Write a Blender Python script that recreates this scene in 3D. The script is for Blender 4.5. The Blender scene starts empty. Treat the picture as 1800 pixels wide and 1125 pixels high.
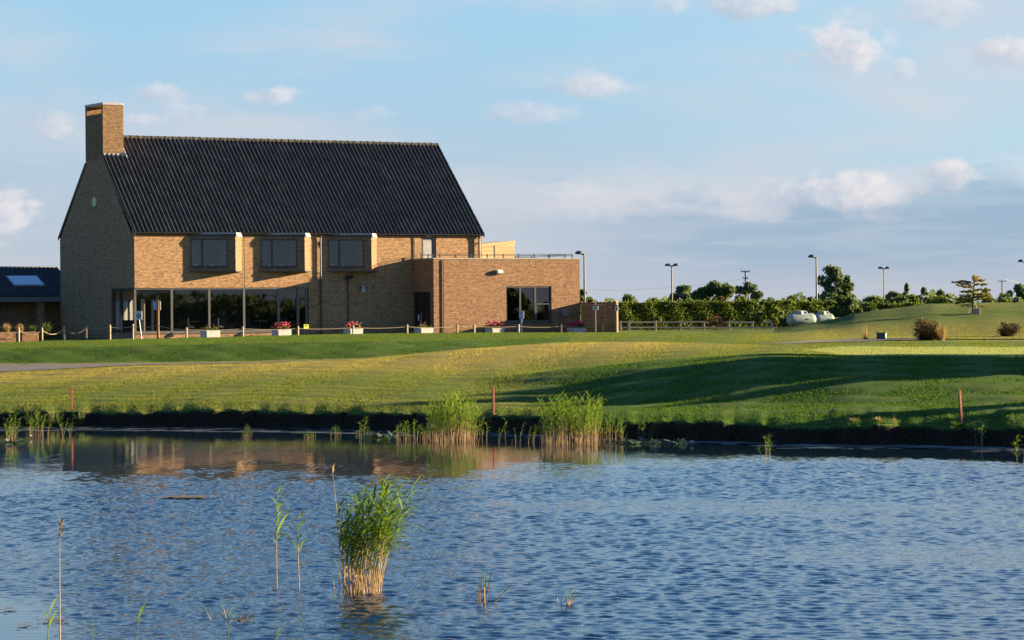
import bpy, math, random
import numpy as np

random.seed(7)
rng = np.random.default_rng(7)
S = bpy.context.scene
COL = S.collection

# ------------------------------------------------------------------ camera
CAM_H = 3.75
FPX = 5113.75            # focal length in pixels of the 1800 px wide photograph
TH = 0.54008             # heading of the clubhouse front
ROLL = -0.008645
YH = 543.0
cd = bpy.data.cameras.new('camera')
cam = bpy.data.objects.new('camera', cd)
COL.objects.link(cam)
cd.sensor_fit = 'HORIZONTAL'
cd.sensor_width = 36.0
cd.lens = FPX / 1800 * 36.0
cd.clip_start = 0.5
cd.clip_end = 20000
cam.location = (0, 0, CAM_H)
pitch = (YH - 562.5) / FPX       # horizon a little above the middle
cam.rotation_mode = 'XYZ'
from mathutils import Matrix, Vector, noise as mnoise
cam.matrix_world = (Matrix.Translation((0, 0, CAM_H)) @ Matrix.Rotation(math.pi / 2 + pitch, 4, 'X')
                    @ Matrix.Rotation(ROLL, 4, 'Z'))
S.camera = cam

# ------------------------------------------------------------------ sun, sky, exposure
SUN = Vector((0.966, 0.257, 0.190)).normalized()
sl = bpy.data.lights.new('sun', 'SUN')
so = bpy.data.objects.new('sun', sl)
COL.objects.link(so)
sl.energy = 5.0
sl.angle = math.radians(0.55)
sl.color = (1.0, 0.77, 0.46)
so.rotation_euler = (-SUN).to_track_quat('-Z', 'Y').to_euler()

W = bpy.data.worlds.new('World')
S.world = W
W.use_nodes = True
S.view_settings.view_transform = 'Standard'
S.view_settings.look = 'None'
S.view_settings.gamma = 1.0
S.view_settings.use_curve_mapping = False
EXPOSURE = 2.32
S.view_settings.exposure = EXPOSURE
SKY_STRENGTH = 0.05


class NT:
    """small helper to write node trees as expressions"""
    def __init__(self, tree):
        self.t = tree
        self.n = tree.nodes
        self.l = tree.links

    def node(self, typ, **kw):
        nd = self.n.new(typ)
        for k, v in kw.items():
            setattr(nd, k, v)
        return nd

    def put(self, sock, v):
        if hasattr(v, 'is_output'):
            self.l.new(v, sock)
        elif isinstance(v, (int, float)):
            sock.default_value = v
        else:
            v = tuple(v)
            sock.default_value = v if len(v) == len(sock.default_value) else v + (1.0,)

    def m(self, op, a, b=0.0, c=0.0, clamp=False):
        nd = self.node('ShaderNodeMath', operation=op, use_clamp=clamp)
        for i, v in enumerate((a, b, c)):
            self.put(nd.inputs[i], v)
        return nd.outputs[0]

    def mix(self, f, a, b, mode='MIX'):
        nd = self.node('ShaderNodeMix', data_type='RGBA', blend_type=mode)
        nd.clamp_factor = True
        self.put(nd.inputs[0], f)
        self.put(nd.inputs[6], a)
        self.put(nd.inputs[7], b)
        return nd.outputs[2]

    def smooth(self, x, lo, hi):
        nd = self.node('ShaderNodeMapRange', interpolation_type='SMOOTHSTEP')
        self.put(nd.inputs[0], x)
        nd.inputs[1].default_value = lo
        nd.inputs[2].default_value = hi
        return nd.outputs[0]

    def comb(self, x, y, z):
        nd = self.node('ShaderNodeCombineXYZ')
        for i, v in enumerate((x, y, z)):
            self.put(nd.inputs[i], v)
        return nd.outputs[0]

    def noise(self, vec, scale, detail=4.0, rough=0.55, dist=0.0):
        nd = self.node('ShaderNodeTexNoise')
        if vec is not None:
            self.l.new(vec, nd.inputs['Vector'])
        nd.inputs['Scale'].default_value = scale
        nd.inputs['Detail'].default_value = detail
        nd.inputs['Roughness'].default_value = rough
        nd.inputs['Distortion'].default_value = dist
        return nd.outputs[0]


def build_world():
    nt = W.node_tree
    nt.nodes.clear()
    N = NT(nt)
    sky = N.node('ShaderNodeTexSky', sky_type='NISHITA')
    sky.sun_disc = False
    sky.sun_elevation = math.asin(SUN.z)
    sky.sun_rotation = math.atan2(SUN.x, SUN.y)
    sky.air_density = 1.0
    sky.dust_density = 0.6
    sky.ozone_density = 2.0
    tc = N.node('ShaderNodeTexCoord')
    sep = N.node('ShaderNodeSeparateXYZ')
    N.l.new(tc.outputs['Generated'], sep.inputs[0])
    dx, dy, dz = sep.outputs
    az = N.m('ARCTAN2', dx, dy)                # 0 straight ahead, + to the right
    el = N.m('ARCSINE', dz)
    def c(r, g, b):
        """sky radiance that shows as this 8 bit colour in the exposed picture"""
        lin = [((v / 255.0 + 0.055) / 1.055) ** 2.4 for v in (r, g, b)]
        return tuple(v / 2 ** EXPOSURE / SKY_STRENGTH for v in lin)
    col = N.mix(1.0, sky.outputs[0], (0.34, 0.69, 1.08), 'MULTIPLY')
    # milky summer haze near the horizon
    hz = N.smooth(el, 0.30, 0.05)
    hcol = N.mix(N.smooth(el, 0.0, 0.105), c(192, 199, 213), c(171, 210, 235))
    hcol = N.mix(N.m('MULTIPLY', N.smooth(az, -0.02, 0.17), N.smooth(el, 0.02, 0.06)), hcol, c(190, 217, 234))
    col = N.mix(N.m('MULTIPLY', hz, 0.93), col, hcol)
    v1 = N.comb(N.m('MULTIPLY', az, 9.0), N.m('MULTIPLY', el, 42.0), 0.7)
    v2 = N.comb(N.m('MULTIPLY', az, 42.0), N.m('MULTIPLY', el, 62.0), 3.1)
    nl = N.noise(v1, 1.0, 4, 0.5, 0.3)
    ns = N.noise(v2, 1.0, 6, 0.52, 0.2)
    nf = N.noise(v2, 4.0, 5, 0.55, 0.0)
    # thin pale veils everywhere
    veil = N.m('MULTIPLY', N.smooth(nl, 0.40, 0.75), N.smooth(el, 0.6, 0.02))
    col = N.mix(N.m('MULTIPLY', veil, 0.70), col, c(213, 214, 222))
    # long grey-lilac cloud bank low over the horizon
    bank_top = N.m('ADD', N.m('MULTIPLY', N.m('SUBTRACT', ns, 0.5), 0.020), N.m('MULTIPLY', N.m('SUBTRACT', nl, 0.5), 0.040))
    be = N.m('ADD', el, bank_top)
    rightness = N.smooth(az, -0.03, 0.10)
    bank = N.m('MULTIPLY', N.smooth(be, 0.046, 0.034), N.m('ADD', N.m('MULTIPLY', rightness, 0.85), 0.12))
    v3 = N.comb(N.m('MULTIPLY', az, 22.0), N.m('MULTIPLY', el, 190.0), 5.5)
    n6 = N.noise(v3, 1.0, 4, 0.55, 0.3)
    streak = N.m('ADD', 0.62, N.m('MULTIPLY', N.smooth(n6, 0.62, 0.42), 0.38))
    bank = N.m('MULTIPLY', bank, streak)
    bank_col = N.mix(N.smooth(el, 0.0, 0.022), c(192, 196, 210), c(160, 184, 207))
    col = N.mix(bank, col, bank_col)
    rim = N.m('MULTIPLY', N.smooth(be, 0.031, 0.040), N.smooth(be, 0.053, 0.044))
    rim = N.m('MULTIPLY', rim, N.m('MULTIPLY', N.smooth(ns, 0.40, 0.62), N.smooth(az, -0.02, 0.05)))
    col = N.mix(N.m('MULTIPLY', rim, 0.45), col, c(228, 223, 226))
    # single cumulus puffs: azimuth, elevation, half sizes, density
    f = FPX
    puffs = [(1478, 92, 88, 62, 1.0), (1340, 10, 95, 30, 0.85), (1785, 105, 75, 34, .9), (1042, 150, 75, 24, .75), (475, 170, 78, 22, .8),
             (288, 166, 55, 18, .6), (16, 382, 62, 60, 1.0), (98, 224, 42, 30, .65), (1672, 305, 62, 28, 1.0), (1455, 336, 120, 38, .9),
             (930, 200, 85, 22, .5), (1587, 128, 24, 22, .5), (1650, 24, 95, 34, .55), (248, 215, 50, 20, .5), (1770, 2, 70, 20, .7), (640, 200, 75, 18, .4),
             (1180, 8, 40, 22, .5), (330, 200, 60, 16, .35), (970, 340, 90, 26, .3)]
    for (px, py, rx, ry, dens) in puffs:
        a0 = (px - 900) / f
        e0 = (YH - 0.008645 * (px - 900) - py) / f
        ux = N.m('MULTIPLY', N.m('SUBTRACT', az, a0), f / rx)
        uy = N.m('MULTIPLY', N.m('SUBTRACT', el, e0), f / ry)
        r = N.m('SQRT', N.m('ADD', N.m('MULTIPLY', ux, ux), N.m('MULTIPLY', uy, uy)))
        body = N.m('ADD', N.m('SUBTRACT', 1.0, r), N.m('ADD', N.m('MULTIPLY', N.m('SUBTRACT', ns, 0.5), 2.0), N.m('MULTIPLY', N.m('SUBTRACT', nf, 0.5), 0.7)))
        a = N.m('MULTIPLY', N.smooth(body, -0.12, 0.58), dens * 0.94)
        a = N.m('MULTIPLY', a, N.smooth(r, 1.7, 0.9))
        lit = N.m('ADD', N.m('ADD', N.m('MULTIPLY', ux, 0.40), N.m('MULTIPLY', uy, 0.45)), N.m('MULTIPLY', N.m('SUBTRACT', nf, 0.5), 1.6))
        cc = N.mix(N.smooth(lit, -0.8, 0.8), c(186, 198, 216), c(243, 237, 238))
        col = N.mix(a, col, cc)
    bg = N.node('ShaderNodeBackground')
    N.l.new(col, bg.inputs[0])
    bg.inputs[1].default_value = SKY_STRENGTH
    out = N.node('ShaderNodeOutputWorld')
    N.l.new(bg.outputs[0], out.inputs[0])


build_world()

# ------------------------------------------------------------------ mapping between photograph and place
_c, _s = math.cos(ROLL), math.sin(ROLL)


def yh(px):
    return YH - 0.008645 * (px - 900)


def ray(px, py):
    u, v = px - 900, py - YH
    return np.array([(_c * u + _s * v) / FPX, 1.0, -(-_s * u + _c * v) / FPX])


def at(px, py, d):
    r = ray(px, py)
    return Vector((r[0] * d, d, CAM_H + r[2] * d))


C0 = np.array([-21.3806, FPX / 31.0, 0.0])       # front left corner of the clubhouse
Tv = np.array([math.cos(TH), math.sin(TH), 0.0])
Bv = np.array([-math.sin(TH), math.cos(TH), 0.0])


def club(x, y, z=0.0):
    """clubhouse frame (x along the front, y into the house) to world"""
    p = C0 + Tv * x + Bv * y
    return Vector((p[0], p[1], z))


def on_line(px, yloc):
    """clubhouse-frame x at which the vertical plane y=yloc is seen at pixel column px"""
    r = ray(px, 590)
    # solve (r*k - C0) . Bv = yloc
    k = (yloc + np.dot(C0[:2], Bv[:2])) / np.dot(r[:2], Bv[:2])
    p = r * k - C0
    return float(p[0] * Tv[0] + p[1] * Tv[1]), float(k)


# ------------------------------------------------------------------ mesh helpers
class MB:
    def __init__(self):
        self.v, self.f, self.uv, self.mi = [], [], [], []
        self.cur = 0

    def face(self, pts, uv=None):
        i = len(self.v)
        self.v += [tuple(p) for p in pts]
        self.f.append(tuple(range(i, i + len(pts))))
        self.uv.append(uv if uv else [(p[0] + p[1], p[2]) for p in pts])
        self.mi.append(self.cur)

    def box(self, x0, x1, y0, y1, z0, z1):
        if x1 < x0: x0, x1 = x1, x0
        if y1 < y0: y0, y1 = y1, y0
        if z1 < z0: z0, z1 = z1, z0
        a = [(x0, y0, z0), (x1, y0, z0), (x1, y1, z0), (x0, y1, z0), (x0, y0, z1), (x1, y0, z1), (x1, y1, z1), (x0, y1, z1)]
        for q in ((0, 1, 5, 4), (1, 2, 6, 5), (2, 3, 7, 6), (3, 0, 4, 7), (4, 5, 6, 7), (3, 2, 1, 0)):
            self.face([a[i] for i in q], [((a[i][0] + a[i][1]), a[i][2]) for i in q] if q not in ((4, 5, 6, 7), (3, 2, 1, 0)) else [(a[i][0], a[i][1]) for i in q])
        return self

    def bbox(self, x0, x1, y0, y1, z0, z1, b=0.01):
        """box with chamfered vertical and top edges"""
        pl = [(x0 + b, y0), (x1 - b, y0), (x1, y0 + b), (x1, y1 - b), (x1 - b, y1), (x0 + b, y1), (x0, y1 - b), (x0, y0 + b)]
        cx, cy = (x0 + x1) / 2, (y0 + y1) / 2
        inn = [(cx + (x - cx) * (1 - 2 * b / (x1 - x0)), cy + (y - cy) * (1 - 2 * b / (y1 - y0))) for x, y in pl]
        n = len(pl)
        for i in range(n):
            j = (i + 1) % n
            self.face([(*pl[i], z0), (*pl[j], z0), (*pl[j], z1 - b), (*pl[i], z1 - b)])
            self.face([(*pl[i], z1 - b), (*pl[j], z1 - b), (*inn[j], z1), (*inn[i], z1)])
        self.face([(*p, z1) for p in inn])
        self.face([(*p, z0) for p in reversed(pl)])
        return self

    def prism(self, plan, z0, z1):
        n = len(plan)
        acc = 0.0
        for i in range(n):
            a, b = plan[i], plan[(i + 1) % n]
            L = math.hypot(b[0] - a[0], b[1] - a[1])
            self.face([(*a, z0), (*b, z0), (*b, z1), (*a, z1)], [(acc, z0), (acc + L, z0), (acc + L, z1), (acc, z1)])
            acc += L
        self.face([(*p, z1) for p in plan])
        self.face([(*p, z0) for p in reversed(plan)])
        return self

    def tube(self, pts, rad, n=8, cap=True):
        pts = [Vector(p) for p in pts]
        if not hasattr(rad, '__len__'):
            rad = [rad] * len(pts)
        rings = []
        ref = Vector((0.3, 0.9, 0.13)).normalized()
        for i, p in enumerate(pts):
            d = (pts[min(i + 1, len(pts) - 1)] - pts[max(i - 1, 0)])
            d = d.normalized() if d.length > 1e-9 else Vector((0, 0, 1))
            if abs(d.dot(ref)) > 0.95:
                ref = Vector((1, 0, 0)) if abs(d.x) < 0.8 else Vector((0, 0, 1))
            u = d.cross(ref).normalized()
            w = d.cross(u)
            rings.append([p + (u * math.cos(2 * math.pi * k / n) + w * math.sin(2 * math.pi * k / n)) * rad[i] for k in range(n)])
        base = len(self.v)
        for r in rings:
            self.v += [tuple(q) for q in r]
        for i in range(len(rings) - 1):
            for k in range(n):
                a = base + i * n + k
                b = base + i * n + (k + 1) % n
                self.f.append((a, b, b + n, a + n))
                self.uv.append([(0, 0)] * 4)
                self.mi.append(self.cur)
        if cap:
            self.f.append(tuple(base + k for k in reversed(range(n)))); self.uv.append([(0, 0)] * n); self.mi.append(self.cur)
            e = base + (len(rings) - 1) * n
            self.f.append(tuple(e + k for k in range(n))); self.uv.append([(0, 0)] * n); self.mi.append(self.cur)
        return self

    def lathe(self, prof, n=16, o=(0, 0, 0), axis='z'):
        base = len(self.v)
        for (r, z) in prof:
            for k in range(n):
                a = 2 * math.pi * k / n
                p = (r * math.cos(a), r * math.sin(a), z)
                if axis == 'x': p = (p[2], p[0], p[1])
                if axis == 'y': p = (p[0], p[2], p[1])
                self.v.append((p[0] + o[0], p[1] + o[1], p[2] + o[2]))
        for i in range(len(prof) - 1):
            for k in range(n):
                a = base + i * n + k
                b = base + i * n + (k + 1) % n
                self.f.append((a, b, b + n, a + n)); self.uv.append([(0, 0)] * 4); self.mi.append(self.cur)
        self.f.append(tuple(base + k for k in reversed(range(n)))); self.uv.append([(0, 0)] * n); self.mi.append(self.cur)
        e = base + (len(prof) - 1) * n
        self.f.append(tuple(e + k for k in range(n))); self.uv.append([(0, 0)] * n); self.mi.append(self.cur)
        return self

    def wall(self, x0, x1, z0, z1, holes, y, th, ax='x', sgn=1, reveal=True):
        """a wall with rectangular openings; lies along ax at coordinate y, thickness th inwards (towards +y*sgn)"""
        xs = sorted({x0, x1} | {h[0] for h in holes} | {h[1] for h in holes})
        zs = sorted({z0, z1} | {h[2] for h in holes} | {h[3] for h in holes})
        xs = [x for x in xs if x0 <= x <= x1]
        zs = [z for z in zs if z0 <= z <= z1]
        P = (lambda u, w, z: (u, w, z)) if ax == 'x' else (lambda u, w, z: (w, u, z))
        inh = lambda u, z: any(h[0] < u < h[1] and h[2] < z < h[3] for h in holes)
        solid = {}
        for i in range(len(xs) - 1):
            for j in range(len(zs) - 1):
                solid[i, j] = not inh((xs[i] + xs[i + 1]) / 2, (zs[j] + zs[j + 1]) / 2)
        yb = y + th * sgn
        for (i, j), ok in solid.items():
            if not ok:
                continue
            a, b, c, d = xs[i], xs[i + 1], zs[j], zs[j + 1]
            self.face([P(a, y, c), P(b, y, c), P(b, y, d), P(a, y, d)], [(a, c), (b, c), (b, d), (a, d)])
            self.face([P(b, yb, c), P(a, yb, c), P(a, yb, d), P(b, yb, d)], [(b, c), (a, c), (a, d), (b, d)])
            for di, dj, q in ((-1, 0, (a, c, a, d)), (1, 0, (b, d, b, c)), (0, -1, (b, c, a, c)), (0, 1, (a, d, b, d))):
                if not solid.get((i + di, j + dj), False):
                    u0, w0, u1, w1 = q
                    self.face([P(u0, y, w0), P(u0, yb, w0), P(u1, yb, w1), P(u1, y, w1)],
                              [(u0, w0), (u0 + th, w0), (u1 + th, w1), (u1, w1)] if di else [(u0, 0), (u0, th), (u1, th), (u1, 0)])
        return self

    def mesh(self, name, mats, smooth=False, off=(0, 0, 0)):
        me = bpy.data.meshes.new(name)
        me.from_pydata([(v[0] - off[0], v[1] - off[1], v[2] - off[2]) for v in self.v], [], self.f)
        if not isinstance(mats, (list, tuple)):
            mats = [mats]
        for m_ in mats:
            me.materials.append(m_)
        ul = me.uv_layers.new(name='UVMap')
        flat = [c for u in self.uv for p in u for c in p]
        ul.data.foreach_set('uv', flat)
        if len(mats) > 1:
            me.polygons.foreach_set('material_index', self.mi)
        if smooth:
            me.polygons.foreach_set('use_smooth', [True] * len(me.polygons))
        me.update()
        return me

    def build(self, name, mats, parent=None, smooth=False, off=(0, 0, 0), kind=None):
        o = bpy.data.objects.new(name, self.mesh(name, mats, smooth, off))
        COL.objects.link(o)
        if parent is not None:
            o.parent = parent
        if kind:
            o['kind'] = kind
        return o


def tag(o, label=None, cat=None, group=None, kind=None):
    if label: o['label'] = label
    if cat: o['category'] = cat
    if group: o['group'] = group
    if kind: o['kind'] = kind
    return o


def thing(name, label, cat, loc=(0, 0, 0), rz=0.0, group=None):
    o = bpy.data.objects.new(name, None)
    o.empty_display_size = 0.3
    COL.objects.link(o)
    o.location = loc
    o.rotation_euler = (0, 0, rz)
    return tag(o, label, cat, group)


def link(name, me, parent=None, loc=(0, 0, 0), rot=(0, 0, 0), sc=(1, 1, 1)):
    o = bpy.data.objects.new(name, me)
    COL.objects.link(o)
    o.location, o.rotation_euler, o.scale = loc, rot, sc
    if parent is not None:
        o.parent = parent
    return o


def dup(root, loc, rz=None, label=None):
    r = root.copy()
    COL.objects.link(r)
    r.location = loc
    if rz is not None:
        r.rotation_euler = (0, 0, rz)
    if label:
        r['label'] = label
    for ch in list(root.children):
        c = ch.copy()
        COL.objects.link(c)
        c.parent = r
        for g in list(ch.children):
            d = g.copy()
            COL.objects.link(d)
            d.parent = c
    return r


def grid_mesh(name, X, Y, Z, mat, attrs=None, smooth=True):
    """X,Y,Z arrays of shape (rows, cols)"""
    R, Cn = X.shape
    me = bpy.data.meshes.new(name)
    co = np.stack([X, Y, Z], -1).reshape(-1, 3).astype(np.float32)
    idx = np.arange(R * Cn).reshape(R, Cn)
    q = np.stack([idx[:-1, :-1], idx[:-1, 1:], idx[1:, 1:], idx[1:, :-1]], -1).reshape(-1, 4)
    me.vertices.add(len(co)); me.vertices.foreach_set('co', co.ravel())
    me.loops.add(q.size); me.loops.foreach_set('vertex_index', q.ravel().astype(np.int32))
    me.polygons.add(len(q))
    me.polygons.foreach_set('loop_start', np.arange(0, q.size, 4, dtype=np.int32))
    me.polygons.foreach_set('loop_total', np.full(len(q), 4, dtype=np.int32))
    if smooth:
        me.polygons.foreach_set('use_smooth', np.ones(len(q), dtype=bool))
    me.update(calc_edges=True)
    for an, arr in (attrs or {}).items():
        a = me.attributes.new(an, 'FLOAT', 'POINT')
        a.data.foreach_set('value', arr.ravel().astype(np.float32))
    me.materials.append(mat)
    o = bpy.data.objects.new(name, me)
    COL.objects.link(o)
    return o


def tri_mesh(name, co, mat, per=3, attrs=None):
    """loose faces: co of shape (n, per, 3)"""
    n = len(co)
    me = bpy.data.meshes.new(name)
    me.vertices.add(n * per); me.vertices.foreach_set('co', np.asarray(co, np.float32).ravel())
    me.loops.add(n * per); me.loops.foreach_set('vertex_index', np.arange(n * per, dtype=np.int32))
    me.polygons.add(n)
    me.polygons.foreach_set('loop_start', np.arange(0, n * per, per, dtype=np.int32))
    me.polygons.foreach_set('loop_total', np.full(n, per, dtype=np.int32))
    me.update(calc_edges=True)
    for an, arr in (attrs or {}).items():
        a = me.attributes.new(an, 'FLOAT', 'FACE')
        a.data.foreach_set('value', np.asarray(arr, np.float32))
    me.materials.append(mat)
    return me


# ------------------------------------------------------------------ materials
def new_mat(name):
    m_ = bpy.data.materials.new(name)
    m_.use_nodes = True
    N = NT(m_.node_tree)
    b = m_.node_tree.nodes['Principled BSDF']
    return m_, N, b


def bump(N, b, h, strength=0.4, dist=0.02):
    bp = N.node('ShaderNodeBump')
    bp.inputs['Strength'].default_value = strength
    bp.inputs['Distance'].default_value = dist
    N.l.new(h, bp.inputs['Height'])
    N.l.new(bp.outputs[0], b.inputs['Normal'])
    return bp


def plain(name, col, rough=0.6, var=0.15, scale=6.0, metal=0.0, bmp=0.0, spec=0.5):
    col = tuple(c * 0.72 for c in col)
    m_, N, b = new_mat(name)
    tc = N.node('ShaderNodeTexCoord')
    n1 = N.noise(tc.outputs['Object'], scale, 5, 0.6)
    n2 = N.noise(tc.outputs['Object'], scale * 9, 3, 0.6)
    f = N.m('ADD', N.m('MULTIPLY', n1, 0.65), N.m('MULTIPLY', n2, 0.35))
    lo = tuple(c * (1 - var) for c in col)
    hi = tuple(min(1, c * (1 + var)) for c in col)
    N.put(b.inputs['Base Color'], N.mix(N.smooth(f, 0.3, 0.7), lo, hi))
    N.put(b.inputs['Roughness'], N.m('ADD', N.m('MULTIPLY', n1, 0.2), rough - 0.1))
    b.inputs['Metallic'].default_value = metal
    b.inputs['Specular IOR Level'].default_value = spec
    if bmp:
        bump(N, b, n2, bmp, 0.01)
    return m_


def brick_mat(name, c1, c2, c3, mortar):
    m_, N, b = new_mat(name)
    uv = N.node('ShaderNodeUVMap')
    br = N.node('ShaderNodeTexBrick')
    N.l.new(uv.outputs[0], br.inputs['Vector'])
    br.offset = 0.5
    br.inputs['Scale'].default_value = 1.0
    br.inputs['Brick Width'].default_value = 0.225
    br.inputs['Row Height'].default_value = 0.075
    br.inputs['Mortar Size'].default_value = 0.008
    br.inputs['Mortar Smooth'].default_value = 0.2
    br.inputs['Bias'].default_value = -0.15
    N.put(br.inputs['Color1'], c1)
    N.put(br.inputs['Color2'], c2)
    N.put(br.inputs['Mortar'], mortar)
    # a second set of the same bricks gives the few dark burnt ones
    b2 = N.node('ShaderNodeTexBrick')
    N.l.new(uv.outputs[0], b2.inputs['Vector'])
    b2.offset = 0.5
    for k, v in (('Scale', 1.0), ('Brick Width', 0.225), ('Row Height', 0.075), ('Mortar Size', 0.0), ('Bias', -0.62)):
        b2.inputs[k].default_value = v
    N.put(b2.inputs['Color1'], (0, 0, 0)); N.put(b2.inputs['Color2'], (1, 1, 1)); N.put(b2.inputs['Mortar'], (0, 0, 0))
    mp = N.node('ShaderNodeMapping')
    mp.inputs['Location'].default_value = (0.225 * 37, 0.075 * 58, 0)
    N.l.new(uv.outputs[0], mp.inputs[0]); N.l.new(mp.outputs[0], b2.inputs['Vector'])
    n1 = N.noise(uv.outputs[0], 0.5, 3, 0.5)
    mp3 = N.node('ShaderNodeMapping'); mp3.inputs['Scale'].default_value = (4.4, 13.3, 1)
    N.l.new(uv.outputs[0], mp3.inputs[0])
    n3 = N.noise(mp3.outputs[0], 1.0, 1, 0.5)
    dark = N.m('MULTIPLY', N.smooth(b2.outputs[0], 0.12, 0.6), N.m('SUBTRACT', 1.0, br.outputs['Fac']))
    col = N.mix(N.m('MULTIPLY', dark, 0.85), br.outputs['Color'], c3)
    mp4 = N.node('ShaderNodeMapping'); mp4.inputs['Scale'].default_value = (1.6, 0.22, 1)
    N.l.new(uv.outputs[0], mp4.inputs[0])
    n4 = N.noise(mp4.outputs[0], 1.0, 4, 0.6)
    spu = N.node('ShaderNodeSeparateXYZ'); N.l.new(uv.outputs[0], spu.inputs[0])
    damp = N.m('MULTIPLY', N.smooth(spu.outputs[1], 3.1, 2.1), N.smooth(n1, 0.25, 0.6))
    patch = N.m('ADD', N.m('MULTIPLY', N.smooth(n4, 0.52, 0.80), 0.35), N.m('MULTIPLY', damp, 0.6))
    col = N.mix(patch, col, c3, 'MULTIPLY') if False else N.mix(N.m('MULTIPLY', patch, 0.6), col, c3)
    col = N.mix(0.5, col, N.mix(N.smooth(n3, 0.3, 0.7), (0.55, 0.55, 0.57), (1.42, 1.40, 1.33)), 'MULTIPLY')
    N.put(b.inputs['Base Color'], col)
    b.inputs['Roughness'].default_value = 0.9
    b.inputs['Specular IOR Level'].default_value = 0.2
    h = N.m('ADD', N.m('SUBTRACT', 1.0, br.outputs['Fac']), N.m('MULTIPLY', N.noise(uv.outputs[0], 60, 3), 0.35))
    bump(N, b, h, 0.5, 0.008)
    return m_


def wood_mat(name, col, var=0.3, rough=0.7):
    col = tuple(c * 0.75 for c in col)
    m_, N, b = new_mat(name)
    tc = N.node('ShaderNodeTexCoord')
    mp = N.node('ShaderNodeMapping')
    mp.inputs['Scale'].default_value = (3, 3, 22)
    N.l.new(tc.outputs['Object'], mp.inputs[0])
    n1 = N.noise(mp.outputs[0], 1.5, 5, 0.6, 0.6)
    info = N.node('ShaderNodeObjectInfo')
    f = N.m('ADD', N.m('MULTIPLY', n1, 0.7), N.m('MULTIPLY', info.outputs['Random'], 0.3))
    N.put(b.inputs['Base Color'], N.mix(N.smooth(f, 0.25, 0.75), tuple(c * (1 - var) for c in col), tuple(c * (1 + var) for c in col)))
    b.inputs['Roughness'].default_value = rough
    bump(N, b, n1, 0.25, 0.01)
    return m_


def leaf_mat(name, a, bcol, trans=0.45, rough=0.6):
    m_, N, b = new_mat(name)
    at_ = N.node('ShaderNodeAttribute', attribute_name='tone')
    geo = N.node('ShaderNodeNewGeometry')
    n1 = N.noise(geo.outputs['Position'], 0.9, 3, 0.6)
    tone = at_.outputs['Fac']
    if name in ('reed_leaves', 'lily_pad_green'):
        info = N.node('ShaderNodeObjectInfo')
        n5 = N.noise(geo.outputs['Position'], 14.0, 2, 0.6)
        tone = N.m('ADD', N.m('MULTIPLY', info.outputs['Random'], 0.6), N.m('MULTIPLY', n5, 0.6))
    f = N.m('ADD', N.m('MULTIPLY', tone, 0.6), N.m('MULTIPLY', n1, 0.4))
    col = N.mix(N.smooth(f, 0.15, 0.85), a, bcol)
    N.put(b.inputs['Base Color'], col)
    b.inputs['Roughness'].default_value = rough
    b.inputs['Specular IOR Level'].default_value = 0.25
    tr = N.node('ShaderNodeBsdfTranslucent')
    N.put(tr.inputs[0], N.mix(0.5, col, (1.0, 1.0, 0.35), 'MULTIPLY'))
    mx = N.node('ShaderNodeMixShader')
    mx.inputs[0].default_value = trans
    N.l.new(b.outputs[0], mx.inputs[1]); N.l.new(tr.outputs[0], mx.inputs[2])
    out = m_.node_tree.nodes['Material Output']
    N.l.new(mx.outputs[0], out.inputs[0])
    return m_


def glass_mat(name, tint=(0.85, 0.9, 0.9), refl=1.6, rough=0.015, bmp=0.06):
    """thin window glass: clear pane with a mirror coat that grows towards grazing view"""
    m_, N, b = new_mat(name)
    m_.node_tree.nodes.remove(b)
    lw = N.node('ShaderNodeLayerWeight'); lw.inputs[0].default_value = 0.5
    fr = N.m('ADD', 0.043, N.m('MULTIPLY', 0.957, N.m('POWER', lw.outputs['Facing'], 5.0)))
    tr = N.node('ShaderNodeBsdfTransparent'); N.put(tr.inputs[0], tint)
    gl = N.node('ShaderNodeBsdfGlossy'); gl.inputs['Roughness'].default_value = rough
    tc = N.node('ShaderNodeTexCoord')
    bp = N.node('ShaderNodeBump'); bp.inputs['Strength'].default_value = bmp; bp.inputs['Distance'].default_value = 0.02
    N.l.new(N.noise(tc.outputs['Object'], 0.9, 2), bp.inputs['Height']); N.l.new(bp.outputs[0], gl.inputs['Normal'])
    mx = N.node('ShaderNodeMixShader')
    N.put(mx.inputs[0], N.m('MULTIPLY', fr, refl, clamp=True))
    N.l.new(tr.outputs[0], mx.inputs[1]); N.l.new(gl.outputs[0], mx.inputs[2])
    N.l.new(mx.outputs[0], m_.node_tree.nodes['Material Output'].inputs[0])
    return m_


M = {}
M['brick'] = brick_mat('buff_brick', (0.36, 0.222, 0.120), (0.265, 0.152, 0.082), (0.075, 0.050, 0.042), (0.085, 0.066, 0.055))
M['brick_b'] = brick_mat('brown_brick', (0.27, 0.158, 0.090), (0.19, 0.104, 0.062), (0.065, 0.043, 0.036), (0.07, 0.054, 0.044))
M['brick_c'] = brick_mat('weathered_brick', (0.25, 0.155, 0.078), (0.17, 0.102, 0.054), (0.06, 0.042, 0.034), (0.06, 0.048, 0.04))
M['black'] = plain('black_paint', (0.018, 0.020, 0.026), 0.45)
M['frame'] = plain('dark_grey_frame', (0.035, 0.040, 0.050), 0.4)
M['alu'] = plain('grey_aluminium', (0.10, 0.10, 0.105), 0.4, 0.1)
M['alu_l'] = plain('pale_grey_panel', (0.42, 0.42, 0.43), 0.35)
M['lead'] = plain('lead_sheet', (0.42, 0.42, 0.44), 0.5, 0.2, 9, 0.0, 0.3)
M['white'] = plain('white_paint', (0.75, 0.75, 0.73), 0.5, 0.08)
M['fascia'] = plain('grey_fascia', (0.22, 0.21, 0.205), 0.6)
M['coping'] = plain('stone_coping', (0.36, 0.30, 0.23), 0.8, 0.25, 5, 0, 0.2)
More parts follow.
